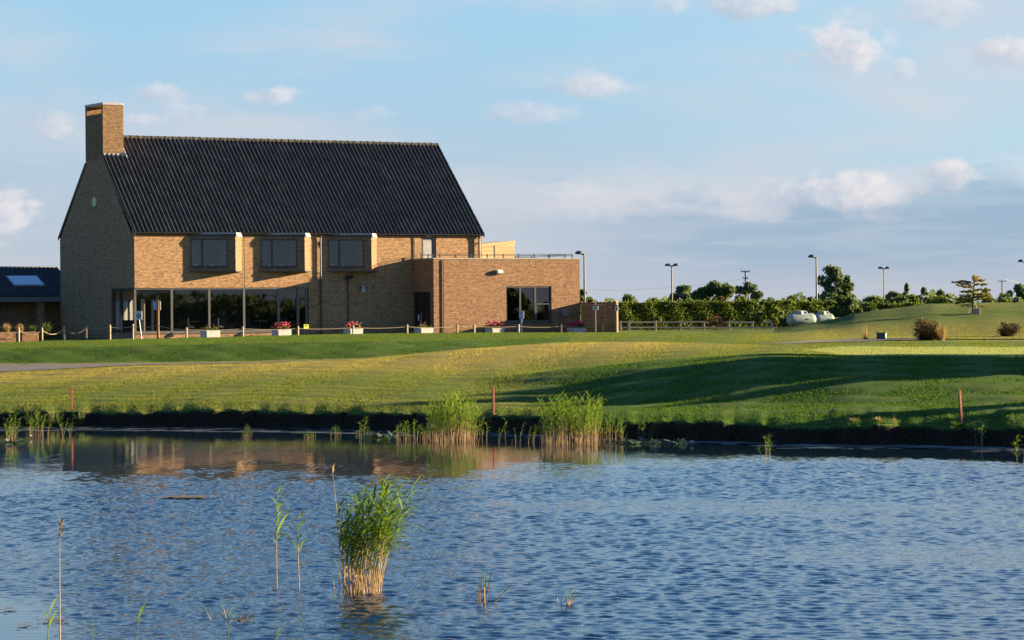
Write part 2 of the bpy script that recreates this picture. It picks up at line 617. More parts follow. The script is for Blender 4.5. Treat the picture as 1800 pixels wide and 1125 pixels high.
M['concrete'] = plain('pale_concrete', (0.60, 0.58, 0.55), 0.8, 0.15, 5, 0, 0.2)
M['glass'] = glass_mat('window_glass', (0.72, 0.76, 0.77), 2.2)
M['glass_c'] = glass_mat('clear_corner_glass', (0.95, 0.96, 0.96), 1.2)
M['glass_up'] = glass_mat('coated_window_glass', (0.55, 0.58, 0.60), 2.6, bmp=0.12)
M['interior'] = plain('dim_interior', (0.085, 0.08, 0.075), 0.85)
M['int_wood'] = wood_mat('timber_ceiling', (0.42, 0.24, 0.10))
M['curtain'] = plain('white_curtain', (0.62, 0.58, 0.52), 0.9, 0.1, 3)
M['chair'] = plain('dark_upholstery', (0.06, 0.065, 0.06), 0.8)
M['post'] = wood_mat('pale_round_timber', (0.52, 0.37, 0.20))
M['rope'] = plain('hemp_rope', (0.42, 0.33, 0.21), 0.9, 0.3, 40)
M['timber'] = wood_mat('orange_timber', (0.34, 0.17, 0.075))
M['larch'] = wood_mat('pale_larch', (0.62, 0.42, 0.20))
M['rail'] = wood_mat('weathered_rail', (0.40, 0.33, 0.25))
M['pole'] = plain('lamp_pole_paint', (0.05, 0.06, 0.07), 0.45)
M['utility'] = wood_mat('dark_utility_pole', (0.13, 0.10, 0.08))
M['tank'] = plain('pale_green_tank_paint', (0.33, 0.42, 0.35), 0.45, 0.15, 2.2)
M['red'] = plain('faded_red_paint', (0.40, 0.085, 0.045), 0.6, 0.25, 14)
M['blue'] = plain('blue_sign_paint', (0.05, 0.14, 0.40), 0.5)
M['blue_pale'] = plain('pale_blue_paint', (0.32, 0.44, 0.62), 0.5)
M['sign_red'] = plain('red_sign_ink', (0.45, 0.05, 0.06), 0.5)
M['ink'] = plain('dark_ink', (0.03, 0.03, 0.05), 0.6)
M['yellow'] = plain('yellow_card', (0.75, 0.70, 0.05), 0.6)
M['green_box'] = plain('dark_green_cabinet', (0.05, 0.10, 0.085), 0.5)
M['pale_face'] = plain('pale_cabinet_face', (0.55, 0.56, 0.52), 0.6)
M['bark'] = plain('tree_bark', (0.10, 0.075, 0.05), 0.9, 0.35, 9, 0, 0.5)
M['disc'] = plain('pale_vent_disc', (0.74, 0.70, 0.42), 0.6)
M['lf_dark'] = leaf_mat('dark_leaves', (0.044, 0.076, 0.026), (0.13, 0.18, 0.055))
M['lf_mid'] = leaf_mat('mid_leaves', (0.038, 0.068, 0.019), (0.13, 0.18, 0.042))
M['lf_hedge'] = leaf_mat('hedge_leaves', (0.050, 0.086, 0.015), (0.19, 0.25, 0.038))
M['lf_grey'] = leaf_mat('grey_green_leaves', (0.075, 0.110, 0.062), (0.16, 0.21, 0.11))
M['lf_red'] = leaf_mat('maroon_leaves', (0.035, 0.014, 0.012), (0.085, 0.032, 0.022))
M['lf_gold'] = leaf_mat('golden_needles', (0.07, 0.085, 0.016), (0.42, 0.31, 0.035), 0.4)
M['lf_brown'] = leaf_mat('brown_twigs', (0.035, 0.030, 0.018), (0.11, 0.07, 0.03))
M['lf_dry'] = leaf_mat('dry_grass', (0.24, 0.16, 0.06), (0.50, 0.35, 0.14), 0.3)
M['lf_reed'] = leaf_mat('reed_leaves', (0.060, 0.125, 0.014), (0.21, 0.31, 0.03), 0.5)
M['stem_dry'] = plain('dry_reed_stem', (0.46, 0.31, 0.15), 0.8, 0.3, 20)
M['pink'] = plain('magenta_petals', (0.62, 0.03, 0.10), 0.6, 0.4, 30)
M['orange'] = plain('orange_petals', (0.62, 0.10, 0.05), 0.6, 0.3, 30)
M['lily'] = leaf_mat('lily_pad_green', (0.05, 0.075, 0.02), (0.13, 0.17, 0.05), 0.15, 0.35)
M['weed'] = plain('floating_weed_scum', (0.16, 0.17, 0.15), 0.5, 0.4, 8)
M['mud'] = plain('brown_algae', (0.17, 0.12, 0.06), 0.8, 0.4, 8)


def tile_mat():
    m_, N, b = new_mat('black_glazed_pantile')
    geo = N.node('ShaderNodeNewGeometry')
    n1 = N.noise(geo.outputs['Position'], 1.2, 5, 0.6)
    n2 = N.noise(geo.outputs['Position'], 18.0, 4, 0.7)
    col = N.mix(N.smooth(n1, 0.4, 0.75), (0.045, 0.044, 0.044), (0.072, 0.070, 0.069))
    col = N.mix(N.m('MULTIPLY', N.smooth(n2, 0.70, 0.85), 0.25), col, (0.08, 0.07, 0.04))
    b.inputs['Specular IOR Level'].default_value = 0.06
    N.put(b.inputs['Base Color'], col)
    N.put(b.inputs['Roughness'], N.m('ADD', 0.38, N.m('MULTIPLY', n2, 0.15)))
    return m_


M['tile'] = tile_mat()


def lichen_mat():
    m_, N, b = new_mat('lichened_ridge_tile')
    geo = N.node('ShaderNodeNewGeometry')
    n2 = N.noise(geo.outputs['Position'], 5.0, 5, 0.7)
    col = N.mix(N.smooth(n2, 0.48, 0.66), (0.028, 0.026, 0.026), (0.12, 0.095, 0.035))
    N.put(b.inputs['Base Color'], col)
    b.inputs['Roughness'].default_value = 0.9
    return m_


M['lichen'] = lichen_mat()


def grass_ground_mat():
    m_, N, b = new_mat('lawn_grass')
    geo = N.node('ShaderNodeNewGeometry')
    P = geo.outputs['Position']
    dry = N.node('ShaderNodeAttribute', attribute_name='dry').outputs['Fac']
    earth = N.node('ShaderNodeAttribute', attribute_name='earth').outputs['Fac']
    fine = N.node('ShaderNodeAttribute', attribute_name='fine').outputs['Fac']
    sp = N.node('ShaderNodeSeparateXYZ'); N.l.new(P, sp.inputs[0])
    stretch = N.comb(N.m('MULTIPLY', sp.outputs[0], 0.35), sp.outputs[1], sp.outputs[2])
    nb = N.noise(stretch, 0.22, 5, 0.6)
    nm = N.noise(stretch, 1.6, 5, 0.65)
    nf = N.noise(P, 11.0, 4, 0.75)
    d = N.m('ADD', dry, N.m('ADD', N.m('MULTIPLY', N.m('SUBTRACT', nb, 0.5), 0.9), N.m('MULTIPLY', N.m('SUBTRACT', nm, 0.5), 1.0)))
    green = N.mix(N.smooth(nf, 0.3, 0.7), (0.032, 0.070, 0.008), (0.085, 0.135, 0.016))
    dryc = N.mix(N.smooth(nf, 0.3, 0.7), (0.130, 0.116, 0.030), (0.27, 0.230, 0.062))
    col = N.mix(N.smooth(d, 0.0, 1.0), green, dryc)
    col = N.mix(N.m('MULTIPLY', N.smooth(dry, -0.1, -0.8), 0.75), col, (0.020, 0.046, 0.007))
    finec = N.mix(N.smooth(nm, 0.3, 0.7), (0.28, 0.31, 0.050), (0.36, 0.37, 0.070))
    col = N.mix(fine, col, finec)
    e = N.mix(N.smooth(nf, 0.35, 0.7), (0.012, 0.010, 0.007), (0.040, 0.030, 0.018))
    col = N.mix(earth, col, e)
    N.put(b.inputs['Base Color'], col)
    b.inputs['Roughness'].default_value = 0.95
    b.inputs['Specular IOR Level'].default_value = 0.1
    h = N.m('ADD', N.m('MULTIPLY', nf, N.m('SUBTRACT', 1.0, N.m('MULTIPLY', fine, 0.8))), N.m('MULTIPLY', nm, 0.5))
    bump(N, b, h, 0.9, 0.06)
    return m_


M['lawn'] = grass_ground_mat()


def path_mat():
    m_, N, b = new_mat('gravel_path')
    geo = N.node('ShaderNodeNewGeometry')
    n1 = N.noise(geo.outputs['Position'], 2.0, 4, 0.6)
    n2 = N.noise(geo.outputs['Position'], 24.0, 3, 0.7)
    col = N.mix(N.smooth(n2, 0.3, 0.7), (0.065, 0.056, 0.052), (0.15, 0.125, 0.115))
    col = N.mix(N.m('MULTIPLY', N.smooth(n1, 0.5, 0.7), 0.5), col, (0.20, 0.16, 0.10))
    N.put(b.inputs['Base Color'], col)
    b.inputs['Roughness'].default_value = 0.95
    bump(N, b, n2, 0.6, 0.02)
    return m_


M['path'] = path_mat()


def water_mat():
    m_, N, b = new_mat('pond_water')
    N.put(b.inputs['Base Color'], (0.006, 0.018, 0.034))
    b.inputs['Roughness'].default_value = 0.04
    b.inputs['IOR'].default_value = 1.333
    geo = N.node('ShaderNodeNewGeometry')
    sp = N.node('ShaderNodeSeparateXYZ'); N.l.new(geo.outputs['Position'], sp.inputs[0])
    v = N.comb(N.m('MULTIPLY', sp.outputs[0], 0.6), sp.outputs[1], 0.0)
    calm = N.node('ShaderNodeAttribute', attribute_name='calm').outputs['Fac']
    inv = N.m('SUBTRACT', 1.0, calm)
    h = N.m('MULTIPLY', N.noise(v, 7.5, 3, 0.6), N.m('ADD', 0.05, N.m('MULTIPLY', N.m('MULTIPLY', inv, inv), 0.95)))
    bump(N, b, h, 0.5, 0.025)
    return m_


M['water'] = water_mat()

# ------------------------------------------------------------------ the ground
# shape of the course along lines of sight: for each column of the photograph the distance of a feature and the row it is seen at
PXC = [0, 250, 450, 640, 830, 1000, 1150, 1350, 1500, 1800]
WL = [96.4, 96, 93.7, 92, 88.2, 86, 82.2, 80.2, 78.8, 76.3]              # shoreline distance
BT = [727, 723, 722, 727, 731, 737, 742, 748, 750, 752]                  # top edge of the cut bank
ROWS = [
    [(104, 700), (112, 682), (118, 672), (123, 665), (127, 658), (129, 654), (134, 640.5), (139.5, 613), (160, 602), (175, 598)],
    [(103, 695), (110, 676), (116, 664), (121, 654), (126, 645), (130, 642), (134, 638), (139.5, 607.5), (160, 597), (175, 593.5)],
    [(101, 693), (109, 671), (115, 658), (120, 649), (126, 641), (130, 639), (133.5, 635.5), (140, 603.5), (160, 592.5), (178, 589)],
    [(99, 697), (107, 672), (113, 658), (119, 646), (126, 634.5), (130, 632), (133, 630.5), (140.5, 601), (162, 588.5), (180, 585.5)],
    [(96, 700), (102, 684), (109, 668), (117, 653), (130, 614.5), (134, 614.5), (137, 613), (143, 599), (165, 586.5), (185, 583.5)],
    [(94, 707), (99, 683), (106, 650), (113, 652), (135, 603.5), (139, 602.5), (142, 601.5), (150, 594), (165, 586.5), (185, 583)],
    [(91, 710), (96, 678), (106, 634), (114, 636), (136, 602), (140, 601.5), (143, 600.5), (152, 593), (167, 586.5), (185, 582)],
    [(88, 708), (94, 665), (105, 622), (115, 617.5), (136, 608), (142, 605.5), (147, 601.5), (155, 596), (170, 587.5), (185, 581)],
    [(86, 704), (93, 659), (104, 627), (117, 616.5), (131, 608.5), (146, 601), (151, 597.5), (158, 593), (170, 587), (185, 581)],
    [(83, 704), (91, 660), (103, 629.5), (117, 619), (131, 610), (146, 602), (151, 599), (158, 595), (170, 589), (185, 583)],
]
HILL_PX = [1330, 1390, 1450, 1500, 1550, 1600, 1640, 1700, 1800, 2100, 2500, 2900]
HILL_Y = [588, 577, 566, 554, 545, 538.5, 534, 531.5, 529, 532, 548, 585]


def pchip(x, y, xi):
    h = np.diff(x); dl = np.diff(y) / h
    d = np.zeros_like(y)
    for k in range(1, len(x) - 1):
        if dl[k - 1] * dl[k] > 0:
            w1 = 2 * h[k] + h[k - 1]; w2 = h[k] + 2 * h[k - 1]
            d[k] = (w1 + w2) / (w1 / dl[k - 1] + w2 / dl[k])
    d[0], d[-1] = dl[0], dl[-1]
    i = np.clip(np.searchsorted(x, xi) - 1, 0, len(x) - 2)
    t = np.clip((xi - x[i]) / h[i], 0, 1)
    h00 = (1 + 2 * t) * (1 - t) ** 2; h10 = t * (1 - t) ** 2; h01 = t * t * (3 - 2 * t); h11 = t * t * (t - 1)
    return h00 * y[i] + h10 * h[i] * d[i] + h01 * y[i + 1] + h11 * h[i] * d[i + 1]


U = np.arange(-40, 1841, 4.0)
NR = 3 + 10 + 2
Dt = np.zeros((len(U), NR)); Zt = np.zeros((len(U), NR))
cD = np.zeros((len(PXC), NR)); cZ = np.zeros((len(PXC), NR))
for i, px in enumerate(PXC):
    zz = lambda y, d: CAM_H - (y - yh(px)) * d / FPX
    dd = [WL[i] - 2.5, WL[i], WL[i] + 0.32] + [r[0] for r in ROWS[i]] + [205, 245]
    z_ = [-0.7, -0.02, zz(BT[i], WL[i] + 0.32)] + [zz(r[1], r[0]) for r in ROWS[i]] + [2.25, 2.3]
    cD[i], cZ[i] = dd, z_
for r in range(NR):
    a = np.interp(U, PXC, cD[:, r]); b = np.interp(U, PXC, cZ[:, r])
    kw = 31
    ker = np.hanning(kw + 2)[1:-1]; ker /= ker.sum()
    pad = lambda q: np.convolve(np.pad(q, kw // 2, mode='edge'), ker, 'valid')
    Dt[:, r], Zt[:, r] = pad(a), pad(b)
# small wander of the shoreline
wob = 0.35 * np.sin(U / 61.0) + 0.22 * np.sin(U / 23.0 + 1.0) + 0.12 * np.sin(U / 9.0 + 2.0)
for r in (0, 1, 2):
    Dt[:, r] += wob
Dt[:, 2] += 0.06 * np.sin(U / 14.0 + .4) * np.sin(U / 37.0) + rng.normal(0, .018, len(U))
Zt[:, 2] += 0.03 * np.sin(U / 19.0) * np.sin(U / 7.3 + 1) + 0.04 * np.sin(U / 47.0)

DG = np.arange(70, 246, 0.1)
ZG = np.zeros((len(U), len(DG)))
for i in range(len(U)):
    ZG[i] = pchip(Dt[i], Zt[i], DG)
    ZG[i][DG < Dt[i, 0]] = Zt[i, 0]


def hill_add(u, d):
    y = np.interp(u, HILL_PX, HILL_Y)
    top = CAM_H - (y - (YH - 0.008645 * (u - 900))) * 188.0 / FPX
    h = np.clip(top - 2.15, 0, None)
    fr = np.clip((d - 162) / 26.0, 0, 1); fr = fr * fr * (3 - 2 * fr)
    bk = np.clip((236 - d) / 48.0, 0, 1); bk = bk * bk * (3 - 2 * bk)
    return h * np.where(d < 188, fr, bk)


def ground_z(x, y):
    x = np.asarray(x, float); y = np.asarray(y, float)
    u = 900 + FPX * x / np.maximum(y, 1)
    ui = np.clip((np.clip(u, 0, 1800) - U[0]) / 4.0, 0, len(U) - 1.001)
    di = np.clip((y - DG[0]) / 0.1, 0, len(DG) - 1.001)
    i, j = ui.astype(int), di.astype(int)
    a, b = ui - i, di - j
    z = (ZG[i, j] * (1 - a) * (1 - b) + ZG[i + 1, j] * a * (1 - b) + ZG[i, j + 1] * (1 - a) * b + ZG[i + 1, j + 1] * a * b)
    return z + hill_add(u, y)


def gz(x, y):
    return float(ground_z(x, y))


def shore_w(u):
    return np.interp(np.asarray(u).ravel(), U, Dt[:, 1]).reshape(np.shape(u))


def dry_map(u, d):
    """where the grass is parched (1) or lush (0), as worn on this ground"""
    uc = np.clip(u, 0, 1800)
    crest = np.array([np.interp(uc, U, Dt[:, 7])]).reshape(u.shape)      # brown ridge
    foot = np.array([np.interp(uc, U, Dt[:, 9])]).reshape(u.shape)
    front = np.array([np.interp(uc, U, Dt[:, 3])]).reshape(u.shape)
    g = lambda x, s: np.exp(-(x / s) ** 2)
    left = 1 / (1 + np.exp((uc - 1180) / 70.0))
    dry = 0.30 + 0.55 * g(d - crest + 3, 9) * left
    dry = np.where(uc > 760, dry + 0.30 * g(d - crest, 14) * np.clip((1400 - uc) / 300, 0, 1), dry)
    front2 = np.interp(uc, U, Dt[:, 5]).reshape(u.shape)
    dry = np.where((uc > 900) & (d < front2 + 2), dry - 0.35 * np.clip((uc - 900) / 150, 0, 1), dry)
    dry = np.where(d > foot + 0.5, -0.28 + 0.0 * d, dry)
    bt = np.interp(uc, U, Dt[:, 10]).reshape(u.shape)
    dry = np.where(d > bt, 0.12, dry)
    ds = d - shore_w(uc)
    dry = dry + 0.10 * np.sin(ds * 2 * math.pi / 2.3 + .3 * np.sin(uc / 90)) * np.clip((16 - ds) / 5, 0, 1) * np.clip(ds / 2, 0, 1)
    dry = np.where((d > 138) & (uc > 1000), 0.22, dry)
    wr = np.clip((uc - 1280) / 160, 0, 1) * np.clip((d - 145) / 4, 0, 1)
    dry = dry * (1 - wr) + 0.55 * wr
    wh = np.clip((d - 168) / 10, 0, 1)
    dry = dry * (1 - wh) + 0.28 * wh
    return dry


def fine_map(u, d):
    a = np.clip((u - 1400 - 30 * np.sin(d / 4.0)) / 60, 0, 1)
    return a * np.clip((d - 104.5) / 2.5, 0, 1) * np.clip((131.5 - d) / 1.5, 0, 1)


def build_ground():
    fine_u = np.arange(-60, 1861, 4.0)
    us = np.concatenate([np.array([-9000, -6000, -4000, -2600, -1700, -1100, -700, -400, -220, -120]), fine_u,
                         np.array([1920, 2020, 2200, 2500, 2900, 3500, 4400, 5800, 7800, 10800])])
    seg = [2, 9, 26, 18, 16, 14, 18, 10, 10, 16, 16, 14, 22, 20]
    uc = np.clip(us, U[0], U[-1])
    ctrl = np.stack([np.interp(uc, U, Dt[:, r]) for r in range(NR)], 1)
    dl = []
    for r, n in enumerate(seg):
        t = np.linspace(0, 1, n, endpoint=False)
        dl.append(ctrl[:, r, None] * (1 - t) + ctrl[:, r + 1, None] * t)
    far = 245 * (7000 / 245.0) ** (np.linspace(0, 1, 26))
    dl.append(np.repeat(far[None], len(us), 0))
    D_ = np.concatenate(dl, 1)                    # (cols, rows)
    Uu = np.repeat(us[:, None], D_.shape[1], 1)
    X = (Uu - 900) / FPX * D_
    Z = np.zeros_like(D_)
    for i in range(len(us)):
        k = int(np.clip(round((uc[i] - U[0]) / 4.0), 0, len(U) - 1))
        zz = np.where(D_[i] <= 245, pchip(Dt[k], Zt[k], np.clip(D_[i], Dt[k, 0], 244.9)), 2.3)
        Z[i] = zz
    Z += hill_add(Uu, D_)
    nz = 0.03 * np.sin(X * 1.3 + D_ * 0.7) * np.sin(D_ * 0.9 - X * 0.35) + 0.02 * np.sin(X * 2.9 + 1) * np.sin(D_ * 2.3)
    Z += nz * np.clip((D_ - ctrl[:, 2, None] - 0.5) / 3, 0, 1) * (1 - fine_map(Uu, D_)) * (D_ < 240)
    edge = ctrl[:, 2, None]
    earth = np.clip((edge - 0.01 - D_) / 0.06, 0, 1)
    # rough cut bank
    rough = rng.normal(0, 0.04, Z.shape)
    Z += rough * earth * (Z > 0.03)
    o = grid_mesh('ground', X.T, D_.T, Z.T, M['lawn'],
                  {'dry': dry_map(Uu, D_).T, 'earth': earth.T, 'fine': fine_map(Uu, D_).T})
    tag(o, kind='structure')


build_ground()


def build_near_bank():
    xs = np.linspace(-160, 160, 81)
    ys = np.array([-400, -120, -40, -10, 0, 6, 12, 18, 22, 24, 26, 27, 30])
    X, Y = np.meshgrid(xs, ys)
    Z = np.interp(Y, [-400, 0, 6, 18, 24, 27, 30], [2.0, 1.9, 1.7, 0.9, 0.25, -0.2, -0.8])
    o = grid_mesh('near_bank', X, Y, Z, M['lawn'], {'dry': np.full(X.shape, .3), 'earth': np.zeros(X.shape), 'fine': np.zeros(X.shape)})
    tag(o, kind='structure')


build_near_bank()


def shore(u):
    return np.interp(np.clip(u, U[0], U[-1]), U, Dt[:, 1])


def build_water():
    fine_u = np.arange(-420, 2221, 3.8)
    us = np.concatenate([np.array([-9000, -5500, -3500, -2200, -1400, -1000, -800, -650, -540, -470]), fine_u,
                         np.array([2260, 2330, 2430, 2600, 2900, 3400, 4300, 5800, 7800, 10800])])
    W_ = shore(us) + 1.2
    d0 = 27.0
    nrow = 900
    t = np.linspace(0, 1, nrow)[None]
    D_ = d0 + (W_[:, None] - d0) * t
    Uu = np.repeat(us[:, None], nrow, 1)
    X = (Uu - 900) / FPX * D_
    Z = np.zeros_like(X)
    g = np.random.default_rng(3)
    nw = 52
    for k in range(nw):
        lam = 0.135 * (3.0 ** (k / (nw - 1.0)))
        ang = g.normal(-1.8, 0.48)
        kk = 2 * math.pi / lam
        slope = 0.032 * (0.7 + 0.6 * g.random())
        ph = g.random() * 6.283
        Z += slope / kk * np.sin(kk * (X * math.cos(ang) + D_ * math.sin(ang)) + ph)
    # gusts: patches with more and less ripple
    gust = np.interp(Uu, [0, 700, 1300, 1900], [1.06, .98, .80, .70]) + 0.14 * np.sin(X * 0.31 + D_ * 0.12 + 1.2) * np.sin(D_ * 0.17 - X * 0.08) + 0.1 * np.sin(X * 0.11 - D_ * 0.3)
    dist = shore(Uu) - D_
    lee = np.interp(Uu, [-200, 100, 420, 640, 800, 1000, 1300, 1900], [30, 30, 31, 30, 23, 15, 10.5, 7])
    lee = lee * (1 + 0.10 * np.sin(X * 1.9 + D_ * .5) * np.sin(D_ * 1.1 - X * .6) + 0.12 * np.sin(X * .47 + 1.0))
    calm = np.clip(1 - (dist - lee * 0.72) / (lee * 0.50), 0, 1)
    corner = np.clip((160 - Uu) / 160, 0, 1) * np.clip((Uu + 420) / 200, 0, 1) * np.clip((39.5 - D_) / 2.0, 0, 1)
    calm = np.maximum(calm, corner)
    calm = calm * calm * (3 - 2 * calm)
    fade = np.clip((Uu + 700) / 250, 0, 1) * np.clip((2500 - Uu) / 250, 0, 1)
    slick = np.clip(np.sin(X * .21 + D_ * .35 + 0.6) * np.sin(D_ * .23 - X * .13 + 2.0) * 2.2 - .9, 0, 1)
    slick = slick * np.clip((d0 + 60 - D_) / 30, 0, 1)
    amp = (1 - calm) * gust * fade * (1 - .55 * slick) + 0.05 * calm * fade
    Z = Z * amp
    o = grid_mesh('water', X.T, D_.T, Z.T, M['water'], {'calm': calm.T})
    tag(o, kind='structure')


build_water()


def ribbon(name, pts_near, pts_far, lift=0.02):
    """path laid on the ground between two edges given as (u, d) lists"""
    n = 90
    un = np.linspace(pts_near[0][0], pts_near[-1][0], n)
    dn = np.interp(un, [p[0] for p in pts_near], [p[1] for p in pts_near])
    uf = np.linspace(pts_far[0][0], pts_far[-1][0], n)
    df = np.interp(uf, [p[0] for p in pts_far], [p[1] for p in pts_far])
    rows = []
    for t in np.linspace(0, 1, 7):
        d = dn * (1 - t) + df * t
        u = un * (1 - t) + uf * t
        x = (u - 900) / FPX * d
        rows.append(np.stack([x, d, ground_z(x, d) + lift], 0))
    A = np.stack(rows, 0)
    o = grid_mesh(name, A[:, 0], A[:, 1], A[:, 2], M['path'])
    tag(o, kind='structure')


ribbon('path', [(-900, 126), (-200, 128), (0, 128.6), (120, 129.0), (250, 130), (450, 130.3), (640, 131)],
       [(-900, 132), (-200, 133), (0, 134), (120, 133.5), (250, 132.8), (450, 132), (640, 131.4)], 0.035)
ribbon('path', [(1335, 141.5), (1500, 146), (1640, 152)], [(1335, 142.2), (1450, 150), (1640, 156)], 0.035)


# grass blades on the mown slopes: fine relief that catches the low sun
def build_grass():
    n = 560000
    u = rng.uniform(-260, 2060, n)
    w = shore(u) + 0.5
    t = rng.random(n) ** 1.15
    d = w + t * (172 - w)
    keep = rng.random(n) > 0.9 * fine_map(u, d)
    pathm = (u < 640) & (d > np.interp(u, [0, 250, 640], [128.4, 129.8, 130.8])) & (d < np.interp(u, [0, 250, 640], [134.2, 133, 131.6]))
    pathm |= (u > 1335) & (u < 1640) & (d > np.interp(u, [1335, 1500, 1640], [141.3, 145.8, 152])) & (d < np.interp(u, [1335, 1450, 1640], [142.4, 150.2, 156]))
    keep &= ~pathm
    x = (u - 900) / FPX * d
    # not inside the clubhouse
    lx = (x - C0[0]) * Tv[0] + (d - C0[1]) * Tv[1]
    ly = (x - C0[0]) * Bv[0] + (d - C0[1]) * Bv[1]
    keep &= ~((ly > -4.2) & (lx > -40) & (lx < 30))
    u, d, x = u[keep], d[keep], x[keep]
    n = len(u)
    z = ground_z(x, d)
    h = rng.uniform(0.015, 0.042, n) * np.where(d > 150, 1.25, 1.0)
    a = rng.uniform(0, 6.283, n)
    wd = rng.uniform(0.012, 0.03, n)
    lean = rng.normal(0, 0.03, (n, 2))
    p0 = np.stack([x - np.cos(a) * wd, d - np.sin(a) * wd, z - 0.01], 1)
    p1 = np.stack([x + np.cos(a) * wd, d + np.sin(a) * wd, z - 0.01], 1)
    p2 = np.stack([x + lean[:, 0], d + lean[:, 1], z + h], 1)
    co = np.stack([p0, p1, p2], 1)
    tone = np.clip(dry_map(u, d) + rng.normal(0, 0.08, n), -1, 1)
    m_, N, b = new_mat('grass_blade')
    at_ = N.node('ShaderNodeAttribute', attribute_name='tone')
    col = N.mix(at_.outputs['Fac'], (0.055, 0.118, 0.011), (0.33, 0.277, 0.071))
    col = N.mix(N.m('MULTIPLY', N.smooth(at_.outputs['Fac'], -0.1, -0.8), 0.8), col, (0.030, 0.070, 0.009))
    N.put(b.inputs['Base Color'], col)
    b.inputs['Roughness'].default_value = 0.8
    b.inputs['Specular IOR Level'].default_value = 0.15
    tr = N.node('ShaderNodeBsdfTranslucent'); N.put(tr.inputs[0], col)
    mx = N.node('ShaderNodeMixShader'); mx.inputs[0].default_value = 0.45
    N.l.new(b.outputs[0], mx.inputs[1]); N.l.new(tr.outputs[0], mx.inputs[2])
    N.l.new(mx.outputs[0], m_.node_tree.nodes['Material Output'].inputs[0])
    o = link('grass', tri_mesh('grass', co, m_, 3, {'tone': tone}))
    tag(o, kind='stuff')


build_grass()

# ------------------------------------------------------------------ the clubhouse
G0 = 2.05                       # level of the paving along the house
L, DEP, ZE, ZR = 22.84, 11.05, 8.38, 14.02
RY = DEP / 2
OFF = (0, 0, G0)
house = thing('clubhouse', 'large buff brick clubhouse with steep black tiled roof and tall corner chimney', 'building', club(0, 0, G0), TH)


def part(mb, name, mat, parent=house, smooth=False, kind=None, label=None):
    o = mb.build(name, mat, parent, smooth, OFF if parent in (house,) else (0, 0, 0), kind)
    if label: o['label'] = label
    return o


def sub(mb, name, mat, par, smooth=False):
    return mb.build(name, mat, par, smooth, OFF)


GL = (0.0, 11.05, 2.56, 5.12)   # the long ground-floor glazing
o_up = [(3.55 + k, 5.6 + k, 6.35, 7.9) for k in (0, 4.45, 8.86)]
wf = MB().wall(0, L, G0 - 0.6, ZE, [(-1, 11.05, 2.56, 5.12), (18.62, 19.65, 6.6, 8.14)] + o_up, 0.0, 0.3)
part(wf, 'front_wall', M['brick'])
wg = MB().wall(0.3, DEP, G0 - 0.6, ZE - 0.25, [(-1, 3.36, 2.56, 5.12)], 0.0, 0.3, ax='y')
pent = [(0.0, 0, ZE - 0.25), (0.0, DEP, ZE - 0.25), (0, DEP - 0.12, ZE - 0.12), (0.0, RY, ZR - 0.14), (0, 0.12, ZE - 0.12)]
# upper triangle of the end wall, outside and inside skins
for xx, rev in ((0.0, True), (0.3, False)):
    pp = [(xx, 0.301, ZE - 0.25), (xx, DEP, ZE - 0.25), (xx, RY, ZR - 0.12)]
    wg.face(pp if not rev else pp[::-1], [(p[1], p[2]) for p in (pp if not rev else pp[::-1])])
pp = [(0.0, 0.0, ZE), (0.0, 0.301, ZE), (0, 0.301, ZE + 0.19)]
wg.face(pp[::-1], [(p[1], p[2]) for p in pp[::-1]])
part(wg, 'end_wall', M['brick'])
wr = MB()
for pp in ([(L, 0.3, G0 - .6), (L, DEP, G0 - .6), (L, DEP, ZE), (L, RY, ZR - .12), (L, 0.3, ZE + .18)],):
    wr.face(pp, [(p[1], p[2]) for p in pp])
part(wr, 'end_wall', M['brick'])
part(MB().wall(0.3, L, G0 - 0.6, ZE, [], DEP, 0.3, sgn=-1), 'rear_wall', M['brick'])

# roof: pantiles with rolls and stepped courses
def pantiles(x0, x1, ylo, zlo, yhi, zhi, colw, courses, amp=0.10, seg=12, cut=None):
    ncol = max(2, int(round((x1 - x0) / colw)))
    nx = ncol * seg + 1
    xs = np.linspace(x0, x1, nx)
    ph = (np.arange(nx) % seg) / seg
    prof = amp * (0.5 + 0.5 * np.cos(2 * np.pi * ph)) ** 1.7
    Ls = math.hypot(yhi - ylo, zhi - zlo)
    ty, tz = (yhi - ylo) / Ls, (zhi - zlo) / Ls
    ny, nz = -tz, ty
    g = np.random.default_rng(5)
    jit = np.repeat(g.normal(0, 0.003, (courses, ncol)), seg, 1)
    jit = np.concatenate([jit, jit[:, -1:]], 1)
    V, F = [], []
    for c_ in range(courses):
        a, b = Ls * c_ / courses, Ls * (c_ + 1) / courses
        for (s0, o0, s1, o1) in ((a, -0.02, a, 0.022), (a, 0.022, b, 0.0)):
            base = len(V) * nx
            for (ss, oo) in ((s0, o0), (s1, o1)):
                off = prof + oo + jit[c_] + 0.004 * np.sin(xs * 0.9) * math.sin(ss * 0.8)
                V.append(np.stack([xs, ylo + ss * ty + off * ny, zlo + ss * tz + off * nz], 1))
            k = np.arange(nx - 1) + base
            F.append(np.stack([k, k + 1, k + 1 + nx, k + nx], 1))
    return np.concatenate(V), np.concatenate(F)


